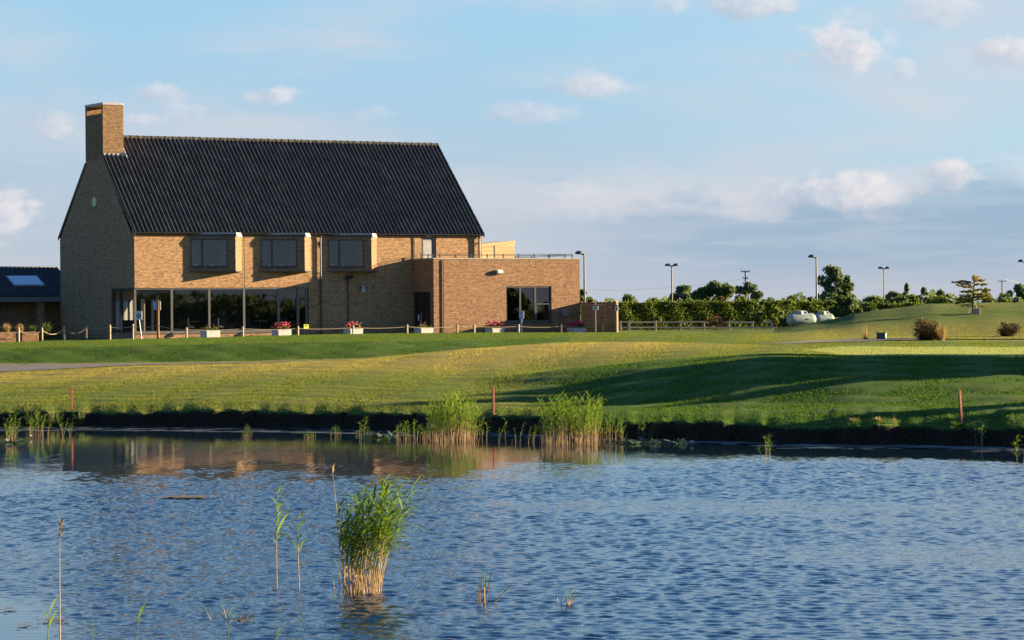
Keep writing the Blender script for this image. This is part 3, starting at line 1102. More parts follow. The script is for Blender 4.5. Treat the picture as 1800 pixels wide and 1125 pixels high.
def pantile_roof(parent, off, *a):
    V, F = pantiles(*a)
    me = bpy.data.meshes.new('roof_tiles')
    V = V - np.array(off)[None]
    me.vertices.add(len(V)); me.vertices.foreach_set('co', V.astype(np.float32).ravel())
    me.loops.add(F.size); me.loops.foreach_set('vertex_index', F.astype(np.int32).ravel())
    me.polygons.add(len(F))
    me.polygons.foreach_set('loop_start', np.arange(0, F.size, 4, dtype=np.int32))
    me.polygons.foreach_set('loop_total', np.full(len(F), 4, dtype=np.int32))
    me.polygons.foreach_set('use_smooth', np.ones(len(F), dtype=bool))
    me.update(calc_edges=True)
    me.materials.append(M['tile'])
    o = link('roof_tiles', me, parent)
    o['kind'] = 'stuff'


roof_mb = MB()
# solid roof body under the tiles and the rear slope
roof_mb.face([(-0.001, -0.10, ZE - 0.12), (L + .05, -0.10, ZE - .12), (L + .05, RY, ZR - .05), (-0.001, RY, ZR - .05)])
roof_mb.face([(L + .05, DEP + .15, ZE - .17), (-0.001, DEP + .15, ZE - .17), (-0.001, RY, ZR - .05), (L + .05, RY, ZR - .05)])
roof = part(roof_mb, 'roof', M['tile'])
pantile_roof(house, OFF, -0.001, L + 0.06, -0.16, ZE - 0.13, RY - 0.02, ZR + 0.01, 0.272, 25)
vb = MB()
def verge(xa, xb, y0, y1):
    vb = MB()
    zf = lambda y: ZE - 0.2 + (ZR - 0.02 - ZE + .1) * (1 - abs(y - RY) / (RY + 0.2))
    a, b, c, d = (y0, zf(y0) - .10), (y1, zf(y1) - .10), (y1, zf(y1) + .10), (y0, zf(y0) + .10)
    for xx in (xa, xb):
        vb.face([(xx, *p) for p in (a, b, c, d)])
    for p, q in ((a, b), (b, c), (c, d), (d, a)):
        vb.face([(xa, *p), (xa, *q), (xb, *q), (xb, *p)])
    part(vb, 'verge', M['black'])


verge(-0.05, -0.003, -0.2, 4.335)
verge(-0.05, -0.003, 6.955, DEP + .2)
verge(L + .055, L + .09, -0.2, RY)
verge(L + .055, L + .09, RY, DEP + .2)
# ridge tiles
rm = MB()
pr = [(-0.19, -0.12), (-0.15, 0.03), (-0.06, 0.09), (0.06, 0.09), (0.15, 0.03), (0.19, -0.12)]
for i in range(5):
    a, b = pr[i], pr[i + 1]
    rm.face([(0, a[0], a[1]), (0.445, a[0], a[1] * 1.0), (0.445, b[0], b[1]), (0, b[0], b[1])])
for i in range(5):
    a, b = pr[i], pr[i + 1]
    rm.face([(0.41, a[0] * 1.12, a[1] * 1.1 + 0.006), (0.447, a[0] * 1.12, a[1] * 1.1 + 0.006), (0.447, b[0] * 1.12, b[1] * 1.1 + 0.006), (0.41, b[0] * 1.12, b[1] * 1.1 + 0.006)])
rm.face([(0, p[0], p[1]) for p in pr][::-1]); rm.face([(0.447, p[0] * 1.12, p[1] * 1.1 + .006) for p in pr])
rme = rm.mesh('ridge_tile', M['lichen'])
nrt = 48
for k in range(nrt):
    xk = 1.30 + k * (L + 0.08 - 1.30) / nrt
    link('ridge_tile', rme, house, (xk, RY, ZR + 0.02 - G0 + random.uniform(-.008, .008)), (0, 0, random.uniform(-.01, .01)))
# gutter and downpipes
gt = MB()
n = 7
ring = [(-0.23 + 0.065 * math.cos(a), ZE - 0.10 + 0.065 * math.sin(a)) for a in np.linspace(math.pi, 2 * math.pi, n)]
for i in range(n - 1):
    a, b = ring[i], ring[i + 1]
    gt.face([(-0.05, a[0], a[1]), (L + .05, a[0], a[1]), (L + .05, b[0], b[1]), (-0.05, b[0], b[1])])
gt.box(-0.04, L + .04, -0.165, -0.13, ZE - 0.2, ZE - 0.08)
part(gt, 'gutter', M['black'])


def downpipe(x, y, ztop, zbot, r=0.045, so=0.10, mat=None):
    m_ = MB()
    m_.tube([(x, y - so - 0.05, ztop), (x, y - so, ztop - 0.25), (x, y - so, zbot)], r, 10)
    z = ztop - 0.5
    while z > zbot:
        m_.box(x - 0.07, x + 0.07, y - so - 0.02, y, z - 0.02, z + 0.02)
        z -= 1.8
    return m_


part(downpipe(11.80, 0, ZE - 0.12, G0 - .1, 0.05), 'downpipe', M['black'], smooth=False)
part(downpipe(22.58, 0, ZE - 0.12, 6.5, 0.065, 0.14), 'downpipe', M['black'])
part(downpipe(18.18, 0, ZE - 0.12, 6.85, 0.028, 0.05), 'downpipe', M['black'])
part(MB().box(6.88, 6.90, -0.006, 0.02, 5.14, 8.2), 'movement_joint', M['frame'])

# chimney
ch = MB()
cx0, cx1, cy0, cy1, ct = -0.008, 1.27, 4.34, 6.95, 15.93
ch.box(cx0, cx1, cy0, cy1, 12.62, 15.30)
ch.box(cx0, cx1, cy0, cy0 + 0.22, 15.30, 15.80)
ch.box(cx0, cx1, cy1 - 0.22, cy1, 15.30, 15.80)
chim = part(ch, 'chimney', M['brick_c'])
sub(MB().bbox(cx0 - .03, cx1 + .03, cy0 - .03, cy1 + .03, 15.80, ct, 0.02), 'chimney_cap', M['lead'], chim)
fl = MB()
fl.box(cx0 + .02, cx1 + .015, cy0 - .012, cy0 - 0.001, 12.62, 12.98)
for k in range(7):
    xk = cx0 + 0.05 + k * 0.185
    fl.face([(xk, cy0 - .02, 12.98 - .2), (xk + .16, cy0 - .02, 12.98 - .2), (xk + .13, cy0 - .33, 12.40), (xk + .03, cy0 - .33, 12.40)])
for k in range(6):
    yk = cy0 + k * 0.20
    zz = 12.75 + k * 0.205
    fl.box(cx1 + .001, cx1 + .014, yk - 0.05, yk + .2, zz, zz + 0.3)
    fl.face([(cx1 + .01, yk - .2, zz - .02), (cx1 + .24, yk - .2, zz - .06), (cx1 + .24, yk + .02, zz + .17), (cx1 + .01, yk + .02, zz + .2)])
sub(fl, 'flashing', M['lead'], chim)

# round vent on the end wall
vd = MB().lathe([(0.30, 0.0), (0.30, -0.03), (0.27, -0.05), (0.06, -0.05)], 24, (0, 5.69, 10.2), 'x')
vent = part(vd, 'vent_disc', M['disc'], smooth=False)
sub(MB().box(-0.058, -0.052, 5.62, 5.76, 10.185, 10.215), 'vent_slot', M['ink'], vent)


# oriel windows: wedge shaped bays whose glazed face looks along the house
def oriel(k):
    A, P_, B = (3.38 + k, 0.0), (5.93 + k, -0.85), (6.73 + k, 0.0)
    z0, z1 = 6.09, 8.06
    face_dir = Vector((P_[0] - A[0], P_[1] - A[1], 0)); Lf = face_dir.length; fd = face_dir.normalized()
    nn = Vector((fd.y, -fd.x, 0))           # outward
    q = lambda s, off, z: (A[0] + fd.x * s + nn.x * off, A[1] + fd.y * s + nn.y * off, z)
    s0, s1, w0, w1 = 0.10, Lf * 0.835, 6.30, 7.93
    m_ = MB()
    def quad(a, b, c, d, off=0.0):
        m_.face([q(a, off, c), q(b, off, c), q(b, off, d), q(a, off, d)], [(a, c), (b, c), (b, d), (a, d)])
    quad(0, s0, z0, z1); quad(s1, Lf, z0, z1); quad(s0, s1, z0, w0); quad(s0, s1, w1, z1)
    # reveals
    for (a, c, b, d) in ((s0, w0, s0, w1), (s1, w1, s1, w0), (s0, w1, s1, w1), (s1, w0, s0, w0)):
        m_.face([q(a, 0, c), q(a, -0.1, c), q(b, -0.1, d), q(b, 0, d)])
    m_.face([(*P_, z0), (*B, z0), (*B, z1), (*P_, z1)], [(0, z0), (1.17, z0), (1.17, z1), (0, z1)])
    body = part(m_, 'oriel_window', M['brick_b'])
    sub(MB().prism([(A[0], 0.0), (P_[0] + .02, P_[1] - .02), (B[0] + .01, 0.0)], z0 - 0.07, z0 - 0.002), 'oriel_base', M['frame'], body)
    sub(MB().prism([(A[0] - .04, -0.001), (P_[0] + .02, P_[1] - .05), (P_[0] + .06, P_[1] - 0.02), (P_[0] + .05, -0.001)], z1 + .001, z1 + 0.14), 'oriel_fascia', M['frame'], body)
    sub(MB().prism([(A[0] - .05, -0.001), (P_[0] + .02, P_[1] - .07), (P_[0] + .09, P_[1] - 0.05), (B[0] + .08, -0.001)], z1 + .142, z1 + 0.22)
        .prism([(P_[0] + .075, P_[1] - .03), (B[0] + .07, -0.001), (P_[0] + .075, -0.001)], z1 + .001, z1 + .141), 'oriel_roof', M['lead'], body)
    f_ = MB()
    def bar(a, b, c, d, o0=-0.09, o1=-0.02):
        p = [q(a, o1, 0)[:2], q(a, o0, 0)[:2], q(b, o0, 0)[:2], q(b, o1, 0)[:2]]
        f_.prism(p[::-1], c, d)
    sm = s0 + (s1 - s0) * 0.31
    bar(s0, s0 + .07, w0, w1); bar(s1 - .07, s1, w0, w1); bar(s0 + .07, s1 - .07, w0, w0 + .08); bar(s0 + .07, s1 - .07, w1 - .08, w1)
    bar(sm - .06, sm + .06, w0 + .08, w1 - .08)
    bar(s0 - .03, s1 + .03, w0 - .05, w0, -0.05, 0.05)
    sub(f_, 'window_frame', M['frame'], body)
    for (a, b) in ((s0 + .07, sm - .06), (sm + .06, s1 - .07)):
        g_ = MB()
        g_.face([q(a, -0.055, w0 + .08), q(b, -0.055, w0 + .08), q(b, -0.055, w1 - .08), q(a, -0.055, w1 - .08)])
        sub(g_, 'pane', M['glass_up'], body)


for k in (0, 4.45, 8.86):
    oriel(k)
# upper floor room behind the oriels
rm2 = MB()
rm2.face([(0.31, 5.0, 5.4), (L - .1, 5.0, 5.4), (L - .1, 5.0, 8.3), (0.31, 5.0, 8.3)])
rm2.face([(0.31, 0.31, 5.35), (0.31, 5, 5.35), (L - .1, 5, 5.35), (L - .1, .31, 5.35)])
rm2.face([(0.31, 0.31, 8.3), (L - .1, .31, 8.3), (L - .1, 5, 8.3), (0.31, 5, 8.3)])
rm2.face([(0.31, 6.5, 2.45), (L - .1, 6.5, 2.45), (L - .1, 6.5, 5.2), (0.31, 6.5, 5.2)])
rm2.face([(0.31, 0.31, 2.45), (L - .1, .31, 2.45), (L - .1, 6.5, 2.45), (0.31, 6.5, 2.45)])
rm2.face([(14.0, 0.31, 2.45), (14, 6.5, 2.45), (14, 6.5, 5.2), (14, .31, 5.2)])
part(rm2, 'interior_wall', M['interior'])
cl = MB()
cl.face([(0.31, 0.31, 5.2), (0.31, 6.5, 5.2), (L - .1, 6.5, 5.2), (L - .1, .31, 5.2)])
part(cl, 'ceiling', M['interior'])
# added amber panel that glows like a lit ceiling; pale curtains inside the corner
def blind_mat(name, col):
    m_, N, b = new_mat(name)
    tc = N.node('ShaderNodeTexCoord')
    w_ = N.noise(tc.outputs['Object'], 3.0, 4, 0.6)
    N.put(b.inputs['Base Color'], N.mix(w_, tuple(c * .8 for c in col), col))
    b.inputs['Roughness'].default_value = 0.9
    tr = N.node('ShaderNodeBsdfTranslucent'); N.put(tr.inputs[0], col)
    mx = N.node('ShaderNodeMixShader'); mx.inputs[0].default_value = 0.6
    N.l.new(b.outputs[0], mx.inputs[1]); N.l.new(tr.outputs[0], mx.inputs[2])
    N.l.new(mx.outputs[0], m_.node_tree.nodes['Material Output'].inputs[0])
    return m_


M['pale_sheet'] = blind_mat('white_blind', (0.68, 0.63, 0.56))
M['amber'] = blind_mat('amber_glow_sheet', (0.50, 0.27, 0.09))
bh = MB().box(0.19, 0.21, 0.34, 3.2, 4.45, 5.0)
part(bh, 'amber_glow_panel', M['amber'])
for (x0, x1, y0, y1, z0, z1) in ((0.19, .22, 2.4, 3.15, 2.75, 4.42), (0.19, .22, 0.36, 1.15, 3.3, 4.42), (0.19, .22, 1.35, 2.1, 3.3, 4.42), (0.22, .25, 0.36, .6, 2.7, 3.3),  (0.9, 1.15, 1.2, 1.3, 2.5, 4.5), (1.45, 1.62, 1.0, 1.1, 2.5, 4.5)):
    cm = MB()
    nfo = 12
    for i in range(nfo):
        t0, t1 = i / nfo, (i + 1) / nfo
        if (x1 - x0) > (y1 - y0):
            a = (x0 + (x1 - x0) * t0, y0 + .03 * (i % 2)); b = (x0 + (x1 - x0) * t1, y0 + .03 * ((i + 1) % 2))
        else:
            a = (x0 + .03 * (i % 2), y0 + (y1 - y0) * t0); b = (x0 + .03 * ((i + 1) % 2), y0 + (y1 - y0) * t1)
        cm.face([(*a, z0), (*b, z0), (*b, z1), (*a, z1)])
    part(cm, 'curtain', M['pale_sheet'])

for xk in (4.6, 5.0, 5.35, 9.0, 13.6):
    pm_ = MB().tube([(xk, 1.6, 8.29), (xk, 1.6, 7.55)], .008, 5).lathe([(.02, 7.56), (.10, 7.45), (.12, 7.28), (.06, 7.27)], 12, (xk, 1.6, 0))
    part(pm_, 'pendant_lamp', M['white'])
part(MB().box(3.62, 3.95, 0.55, 0.57, 6.9, 7.75), 'pale_sheet', M['pale_sheet'])  # added white panel imitating a bright reflection in the left pane
for xk in (3.9, 4.3, 4.9, 5.5, 8.6, 9.3, 9.9, 12.7, 13.4):
    part(MB().lathe([(.07, 6.351), (.09, 6.42), (.05, 6.5)], 10, (xk, 0.16, 0)), 'ornament', M['white'])
# ground-floor glazing
gw = MB()
mull = [0.06, 2.32, 4.67, 6.88, 9.11, 10.37, 10.93]
wid = [0.12, 0.13, 0.13, 0.13, 0.14, 0.16, 0.11]
gw.box(0.02, 11.05, 0.05, 0.17, 2.561, 2.66)
gw.box(0.02, 11.05, 0.05, 0.17, 5.03, 5.119)
for x, w in zip(mull, wid):
    gw.box(x - w / 2, x + w / 2, 0.06, 0.16, 2.66, 5.03)
gwo = part(gw, 'window_wall', M['alu'])
for i in range(len(mull) - 1):
    a, b = mull[i] + wid[i] / 2, mull[i + 1] - wid[i + 1] / 2
    g_ = MB(); g_.face([(a, 0.11, 2.66), (b, 0.11, 2.66), (b, 0.11, 5.03), (a, 0.11, 5.03)])
    sub(g_, 'pane', M['glass'] if i else M['glass_c'], gwo)
sub(MB().box(-0.02, 11.07, -0.06, 0.05, 2.50, 2.558), 'sill', M['alu'], gwo)
gs = MB()
gs.box(0.05, 0.15, 0.2, 3.34, 2.561, 2.68); gs.box(0.05, 0.15, 0.2, 3.34, 5.02, 5.119)
for y, w in ((0.26, 0.12), (2.25, 0.14), (3.29, 0.10)):
    gs.box(0.06, 0.16, y - w / 2, y + w / 2, 2.68, 5.02)
gso = part(gs, 'corner_window', M['frame'])
for a, b in ((0.32, 2.18), (2.32, 3.24)):
    g_ = MB(); g_.face([(0.11, b, 2.68), (0.11, a, 2.68), (0.11, a, 5.02), (0.11, b, 5.02)])
    sub(g_, 'pane', M['glass_c'], gso)

# lamps on the shaded wall
fl = MB().tube([(13.62, -0.06, G0), (13.62, -0.06, 5.55)], 0.03, 8).box(13.52, 13.72, -0.12, -0.001, 5.5, 5.62)
fo = part(fl, 'floodlight', M['black'])
sub(MB().tube([(13.45, -0.28, 5.74), (13.56, -0.1, 5.66)], [0.11, 0.07], 10).tube([(13.82, -0.28, 5.78), (13.68, -0.1, 5.66)], [0.11, 0.07], 10), 'lamp_head', M['black'], fo)
part(MB().lathe([(0.16, -0.22), (0.13, -0.06), (0.07, 0.12), (0.035, 0.18)], 14, (14.56, -0.2, 5.03)).box(14.53, 14.59, -0.2, -0.001, 5.18, 5.23), 'wall_lamp', M['lead'], smooth=False)
# terrace door
dr = MB()
dr.box(18.62, 18.72, 0.05, 0.17, 6.6, 8.14); dr.box(19.47, 19.65, 0.05, 0.2, 6.6, 8.14); dr.box(18.72, 19.47, 0.05, 0.17, 8.02, 8.14)
do = part(dr, 'terrace_door', M['alu'])
sub(MB().box(18.72, 19.47, 0.09, 0.15, 6.6, 8.02), 'door_leaf', M['alu'], do)
g_ = MB(); g_.box(18.80, 19.39, 0.08, 0.089, 6.7, 7.92)
sub(g_, 'door_panel', M['alu_l'], do)
part(MB().bbox(18.95, 19.25, -0.12, -0.001, 8.15, 8.22, 0.015), 'bulkhead_light', M['white'])

# ------------------------------------------------------------------ flat roofed extension
ext = thing('flat_roofed_extension', 'flat roofed brown brick extension at the right end of the clubhouse', 'building', club(18.02, -2.55, G0), TH)
EOFF = (18.02, -2.55, G0)


def epart(mb, name, mat, par=ext, smooth=False):
    return mb.build(name, mat, par, smooth, EOFF)


EX0, EX1, EY, EZ = 18.02, 28.24, -2.55, 6.72
epart(MB().wall(EX0, EX1, G0 - .6, EZ, [(23.0, 26.2, 2.95, 5.10)], EY, 0.3), 'front_wall', M['brick_b'])
epart(MB().wall(EY + 0.3, -0.002, G0 - .6, EZ, [(-2.12, -0.10, G0 - 0.05, 4.80)], EX0, 0.3, ax='y'), 'side_wall', M['brick_b'])
epart(MB().wall(EY + 0.3, 9.0, G0 - .6, EZ, [], EX1, 0.3, ax='y', sgn=-1), 'side_wall', M['brick_b'])
rf = MB(); rf.face([(EX0 + .3, EY + .3, 6.45), (EX1 - .3, EY + .3, 6.45), (EX1 - .3, -0.01, 6.45), (EX0 + .3, -0.01, 6.45)])
rf.face([(L + .01, -0.01, 6.45), (EX1 - .3, -0.01, 6.45), (EX1 - .3, 9, 6.45), (L + .01, 9, 6.45)])
epart(rf, 'roof', M['fascia'])
cp = MB().box(EX0 - .04, EX1 + .04, EY - .04, EY + .34, EZ + .001, EZ + .09).box(EX0 - .04, EX0 + .34, EY + .341, -0.004, EZ + .001, EZ + .09).box(EX1 - .34, EX1 + .04, EY + .341, 9, EZ + .001, EZ + .09)
epart(cp, 'coping', M['coping'])
inn = MB()
inn.face([(EX0 + .31, 1.5, 2.2), (EX1 - .31, 1.5, 2.2), (EX1 - .31, 1.5, 6.4), (EX0 + .31, 1.5, 6.4)])
inn.face([(EX0 + .31, EY + .31, 2.2), (EX0 + .31, 1.5, 2.2), (EX1 - .31, 1.5, 2.2), (EX1 - .31, EY + .31, 2.2)])
inn.face([(EX0 + .31, EY + .31, 5.4), (EX1 - .31, EY + .31, 5.4), (EX1 - .31, 1.5, 5.4), (EX0 + .31, 1.5, 5.4)])
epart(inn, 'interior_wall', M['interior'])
epart(MB().box(20.5, 20.6, EY + .32, 1.45, 2.2, 5.38), 'sun_stop_wall', M['interior'])  # inner wall added only to stop sun reaching the side door panes
wn = MB()
wn.box(23.0, 23.08, EY + .05, EY + .15, 2.95, 5.1); wn.box(26.10, 26.2, EY + .05, EY + .15, 2.95, 5.1)
wn.box(23.08, 26.1, EY + .05, EY + .15, 2.951, 3.06); wn.box(23.08, 26.1, EY + .05, EY + .15, 5.02, 5.099)
for x in (24.02, 25.08):
    wn.box(x - .06, x + .06, EY + .05, EY + .15, 3.06, 5.02)
wn.box(25.14, 26.1, EY + .04, EY + .14, 4.0, 4.07)
wn.box(25.14, 25.2, EY + .04, EY + .14, 3.06, 4.0)
wn.box(26.04, 26.1, EY + .04, EY + .14, 3.06, 4.0)
wo = epart(wn, 'window', M['frame'])
for a, b, c, d in ((23.08, 23.96, 3.06, 5.02), (24.08, 25.02, 3.06, 5.02), (25.14, 26.1, 4.07, 5.02), (25.2, 26.04, 3.06, 4.0)):
    g_ = MB(); g_.face([(a, EY + .1, c), (b, EY + .1, c), (b, EY + .1, d), (a, EY + .1, d)])
    epart(g_, 'pane', M['glass_up'], wo)
epart(MB().box(22.97, 26.23, EY - .06, EY + .05, 2.90, 2.949), 'sill', M['frame'], wo)
# door in the shaded side
dm = MB()
dm.box(EX0 + .05, EX0 + .15, -2.12, -2.02, G0 - .05, 4.8); dm.box(EX0 + .05, EX0 + .15, -0.2, -0.1, G0 - .05, 4.8); dm.box(EX0 + .05, EX0 + .15, -2.02, -.2, 4.7, 4.8)
dm.box(EX0 + .05, EX0 + .15, -1.16, -1.06, G0 - .05, 4.7)
dmo = epart(dm, 'double_door', M['black'])
for a, b in ((-2.02, -1.16), (-1.06, -0.2)):
    g_ = MB(); g_.face([(EX0 + .1, b, G0), (EX0 + .1, a, G0), (EX0 + .1, a, 4.7), (EX0 + .1, b, 4.7)])
    epart(g_, 'pane', M['glass_up'], dmo)
epart(MB().tube([(EX0 + .0, -1.02, 2.9), (EX0 + .0, -1.02, 3.6)], 0.02, 6).box(EX0 + .01, EX0 + .06, -1.03, -1.01, 2.95, 2.98).box(EX0 + .01, EX0 + .06, -1.03, -1.01, 3.5, 3.53), 'door_handle', M['lead'], dmo)
epart(MB().box(EX0 + .092, EX0 + .098, -0.62, -0.42, 3.1, 3.45), 'notice', M['white'], dmo)
epart(MB().box(EX0 + .092, EX0 + .098, -0.82, -0.68, 2.75, 3.05), 'notice', M['pale_face'], dmo)
wl = MB(); wl.lathe([(0.10, -0.2), (0.14, -0.17), (0.14, 0.17), (0.10, 0.2)], 12, (22.5, EY - .10, 5.97), 'x')
epart(wl, 'bulkhead_light', M['white'])
epart(MB().tube([(18.66, EY - .05, 6.7), (18.66, EY - .05, G0)], 0.03, 8), 'downpipe', M['black'])
epart(MB().bbox(26.95, 27.32, EY - .16, EY - .001, 3.28, 3.68, 0.02), 'meter_box', M['fascia'])

# railing on the flat roof
rl = thing('roof_railing', 'low black metal railing along the edge of the flat roof', 'railing', club(18.2, -2.3, 6.45), TH)
ROFF = (18.2, -2.3, 6.45)
for x in (18.25, 18.75, 19.85, 20.9, 22.03, 23.14, 24.22, 25.33, 26.42, 27.52, 28.03):
    MB().box(x - .025, x + .025, -2.05, -1.99, 6.455, 7.05).build('railing_post', M['black'], rl, off=ROFF)
for y in (-1.2, -0.3):
    MB().box(18.4, 18.45, y - .025, y + .025, 6.455, 7.05).build('railing_post', M['black'], rl, off=ROFF)
for z in (6.97, 7.05):
    MB().tube([(18.2, -2.02, z), (28.1, -2.02, z)], 0.014, 6).build('rail', M['black'], rl, off=ROFF)
    MB().tube([(18.42, -2.02, z), (18.42, -0.02, z)], 0.014, 6).build('rail', M['black'], rl, off=ROFF)
    MB().tube([(27.9, -2.02, z), (27.9, 7.02, z)], 0.014, 6).build('rail', M['black'], rl, off=ROFF)
for y in (0.5, 2.5, 4.5, 6.9):
    MB().box(27.87, 27.93, y - .025, y + .025, 6.455, 7.05).build('railing_post', M['black'], rl, off=ROFF)

# timber clad plant enclosure on the flat roof
sh = thing('timber_enclosure', 'pale larch clad enclosure with sloping top on the flat roof behind the gable end', 'enclosure', club(23.4, 3.0, 6.45), TH)
SO = (23.4, 3.0, 6.45)
nb = 10
for k in range(nb):
    z0 = 6.46 + k * 0.135
    MB().box(23.4, 25.47, 3.0, 3.03, z0, z0 + 0.125).build('board', M['larch'], sh, off=SO)
    MB().box(25.53, 26.95, 3.0, 3.03, z0, z0 + 0.125).build('board', M['larch'], sh, off=SO)
MB().box(25.471, 25.529, 2.99, 3.04, 6.46, 7.84).build('corner_post', M['frame'], sh, off=SO)
tp = MB()
pl = [(23.3, 7.66), (27.0, 8.0), (27.0, 7.84), (23.3, 7.50)]
tp.face([(x, 2.94, z) for x, z in pl][::-1]); tp.face([(x, 6.0, z) for x, z in pl])
for i in range(4):
    a, b = pl[i], pl[(i + 1) % 4]
    tp.face([(a[0], 2.94, a[1]), (b[0], 2.94, b[1]), (b[0], 6, b[1]), (a[0], 6, a[1])])
tp.face([(23.4, 3.01, 7.2), (26.95, 3.01, 7.2), (26.95, 3.01, 7.83), (23.4, 3.01, 7.5)])
tp.box(26.9, 26.95, 3.04, 6.0, 6.46, 7.83)
tp.build('sloping_top', M['larch'], sh, off=SO)

# ------------------------------------------------------------------ low wing at the left
wing = thing('low_wing', 'low side building with black tiled roof and skylight behind the brick gable', 'building', club(0, 11.5, G0), TH)
WO = (0, 11.5, G0)
pantile_roof(wing, WO, -26, 1.4, 11.2, 4.72, 15.2, 6.53, 0.272, 13)
w_ = MB()
w_.face([(-26, 11.25, 4.66), (1.4, 11.25, 4.66), (1.4, 15.2, 6.46), (-26, 15.2, 6.46)])
w_.face([(1.4, 19.2, 4.66), (-26, 19.2, 4.66), (-26, 15.2, 6.46), (1.4, 15.2, 6.46)])
w_.build('roof', M['tile'], wing, off=WO)
MB().box(-26, 1.4, 11.10, 11.24, 4.42, 4.72).build('fascia', M['fascia'], wing, off=WO)
MB().box(-26, 1.4, 15.05, 15.35, 6.50, 6.60).build('ridge', M['lead'], wing, off=WO)
w_ = MB().wall(-26, 1.4, G0 - .6, 4.6, [(-12, -6.6, 2.1, 4.2)], 13.0, 0.3)
w_.build('front_wall', M['brick'], wing, off=WO)
sf = MB(); sf.face([(-26, 11.24, 4.45), (-26, 13.0, 4.45), (1.4, 13.0, 4.45), (1.4, 11.24, 4.45)])
sf.build('soffit', M['interior'], wing, off=WO)
for xk in (-1.15, -5.2, -9.5):
    MB().box(xk - .18, xk + .18, 11.3, 11.65, G0 - .6, 4.42).build('brick_pier', M['brick'], wing, off=WO)
for xk in (-2.9, -0.25):
    MB().box(xk - .08, xk + .08, 12.9, 12.98, 2.7, 4.2).build('window_strip', M['fascia'], wing, off=WO)
sk = MB()
def onroof(x, s, off): # s in 0..1 up the slope
    return (x, 11.2 + 4.0 * s - off * 0.41, 4.72 + 1.81 * s + off * 0.91)
a, b, c, d = onroof(-2.40, .33, .12), onroof(-0.40, .33, .12), onroof(-0.40, .66, .12), onroof(-2.40, .66, .12)
a2, b2, c2, d2 = onroof(-2.40, .33, -.02), onroof(-0.40, .33, -.02), onroof(-0.40, .66, -.02), onroof(-2.40, .66, -.02)
for q_ in ((a2, b2, b, a), (b2, c2, c, b), (c2, d2, d, c), (d2, a2, a, d), (a, b, c, d)):
    sk.face(q_)
sko = sk.build('skylight', M['lead'], wing, off=WO)
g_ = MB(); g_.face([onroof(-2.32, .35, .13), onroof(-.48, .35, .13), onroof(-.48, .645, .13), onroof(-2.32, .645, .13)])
g_.build('pane', plain('skylight_pane_reflection', (0.80, 0.86, 0.92), 0.15, 0.08), sko, off=WO)  # pale pane colour stands in for bright sky mirrored in the glass

# ------------------------------------------------------------------ paving strip under the house front, follows the house
def club_ground(x, y):
    p = club(x, y)
    return gz(p.x, p.y)


# ------------------------------------------------------------------ rope barrier
POSTS = [(33, 575.5, 0.1), (74, 576, 0.15), (113, 574, 1.9), (152, 573, 2.5), (193.5, 571, -1.6), (234, 569.5, -1.9), (328, 575.5, -4.6), (427, 574, -4.9),
         (524, 573.5, -5.1), (621, 572, -5.2), (716, 570.5, -5.3), (804, 570, -5.3), (834, 570, -5.3), (912, 570, -5.4), (987, 570, -5.6), (1060, 569, -5.8)]
pdesc = ['beside the leftmost grasses bed', 'second from left, in front of the raised grasses bed', 'in shade near the corner of the end wall', 'in shade in front of the end wall',
         'at the left edge of the corner window', 'at the corner of the clubhouse beside the small white sign', 'left of the planter with few flowers', 'right of the planter with few flowers',
         'right of the planter under the long window', 'standing in front of the planter with pink flowers', 'left of the planter by the side door', 'left one of the close pair before the extension',
         'right one of the close pair before the extension', 'beside the pale blue pay sign', 'left of the planter by the timber fence', 'last post at the right end, before the timber fence']
post_tops = []
pm = MB().lathe([(0.055, -0.4), (0.055, 0.66), (0.045, 0.70)], 12).mesh('post', M['post'])
gm = MB().lathe([(0.062, 0.0), (0.062, 0.03)], 12).mesh('band', M['rope'])
for (px, py, ly), ds in zip(POSTS, pdesc):
    xk, k = on_line(px, ly)
    wp = club(xk, ly)
    ztop = at(px, py, wp.y).z
    t = thing('barrier_post', 'round wooden rope barrier post ' + ds, 'post', (wp.x, wp.y, ztop - 0.70), TH, 'rope barrier posts in front of the clubhouse')
    link('shaft', pm, t)
    link('band', gm, t, (0, 0, 0.56))
    post_tops.append(Vector((wp.x, wp.y, ztop - 0.125)))
spx, _k = on_line(278, -2.6)
sign_p = club(spx, -2.6)
route = post_tops[:6] + [Vector((sign_p.x, sign_p.y, post_tops[5].z + 0.02))] + post_tops[6:]
rdesc = ['hanging over the leftmost end of the grasses bed', 'hanging in front of the grasses bed beside the gable', 'hanging in shade at the corner of the gable', 'stretched in front of the corner window',
         'stretched below the corner window of the clubhouse', 'stretched to the tall wooden signpost', 'right of the tall wooden signpost', 'behind the planter with few flowers', 'crossing the planter under the long window',
         'left of the planter with pink flowers in the shade', 'right of the planter with pink flowers in the shade', 'crossing the planter by the side door', 'between the close pair of posts', 'crossing the planter with bright pink flowers',
         'right of the pale blue sign', 'crossing the planter next to the timber fence']
for i in range(len(route) - 1):
    a, b = route[i], route[i + 1]
    sag = 0.28 if i < 3 else 0.05 + 0.03 * random.random()
    if i == 12: sag = 0.03
    pts = [a.lerp(b, t) - Vector((0, 0, sag * 4 * t * (1 - t))) for t in np.linspace(0, 1, 13)]
    o = MB().tube([p - a for p in pts], 0.016, 6).build('rope', M['rope'])
    o.location = a
    tag(o, 'rope of the barrier ' + rdesc[i], 'rope', 'ropes of the barrier in front of the clubhouse')


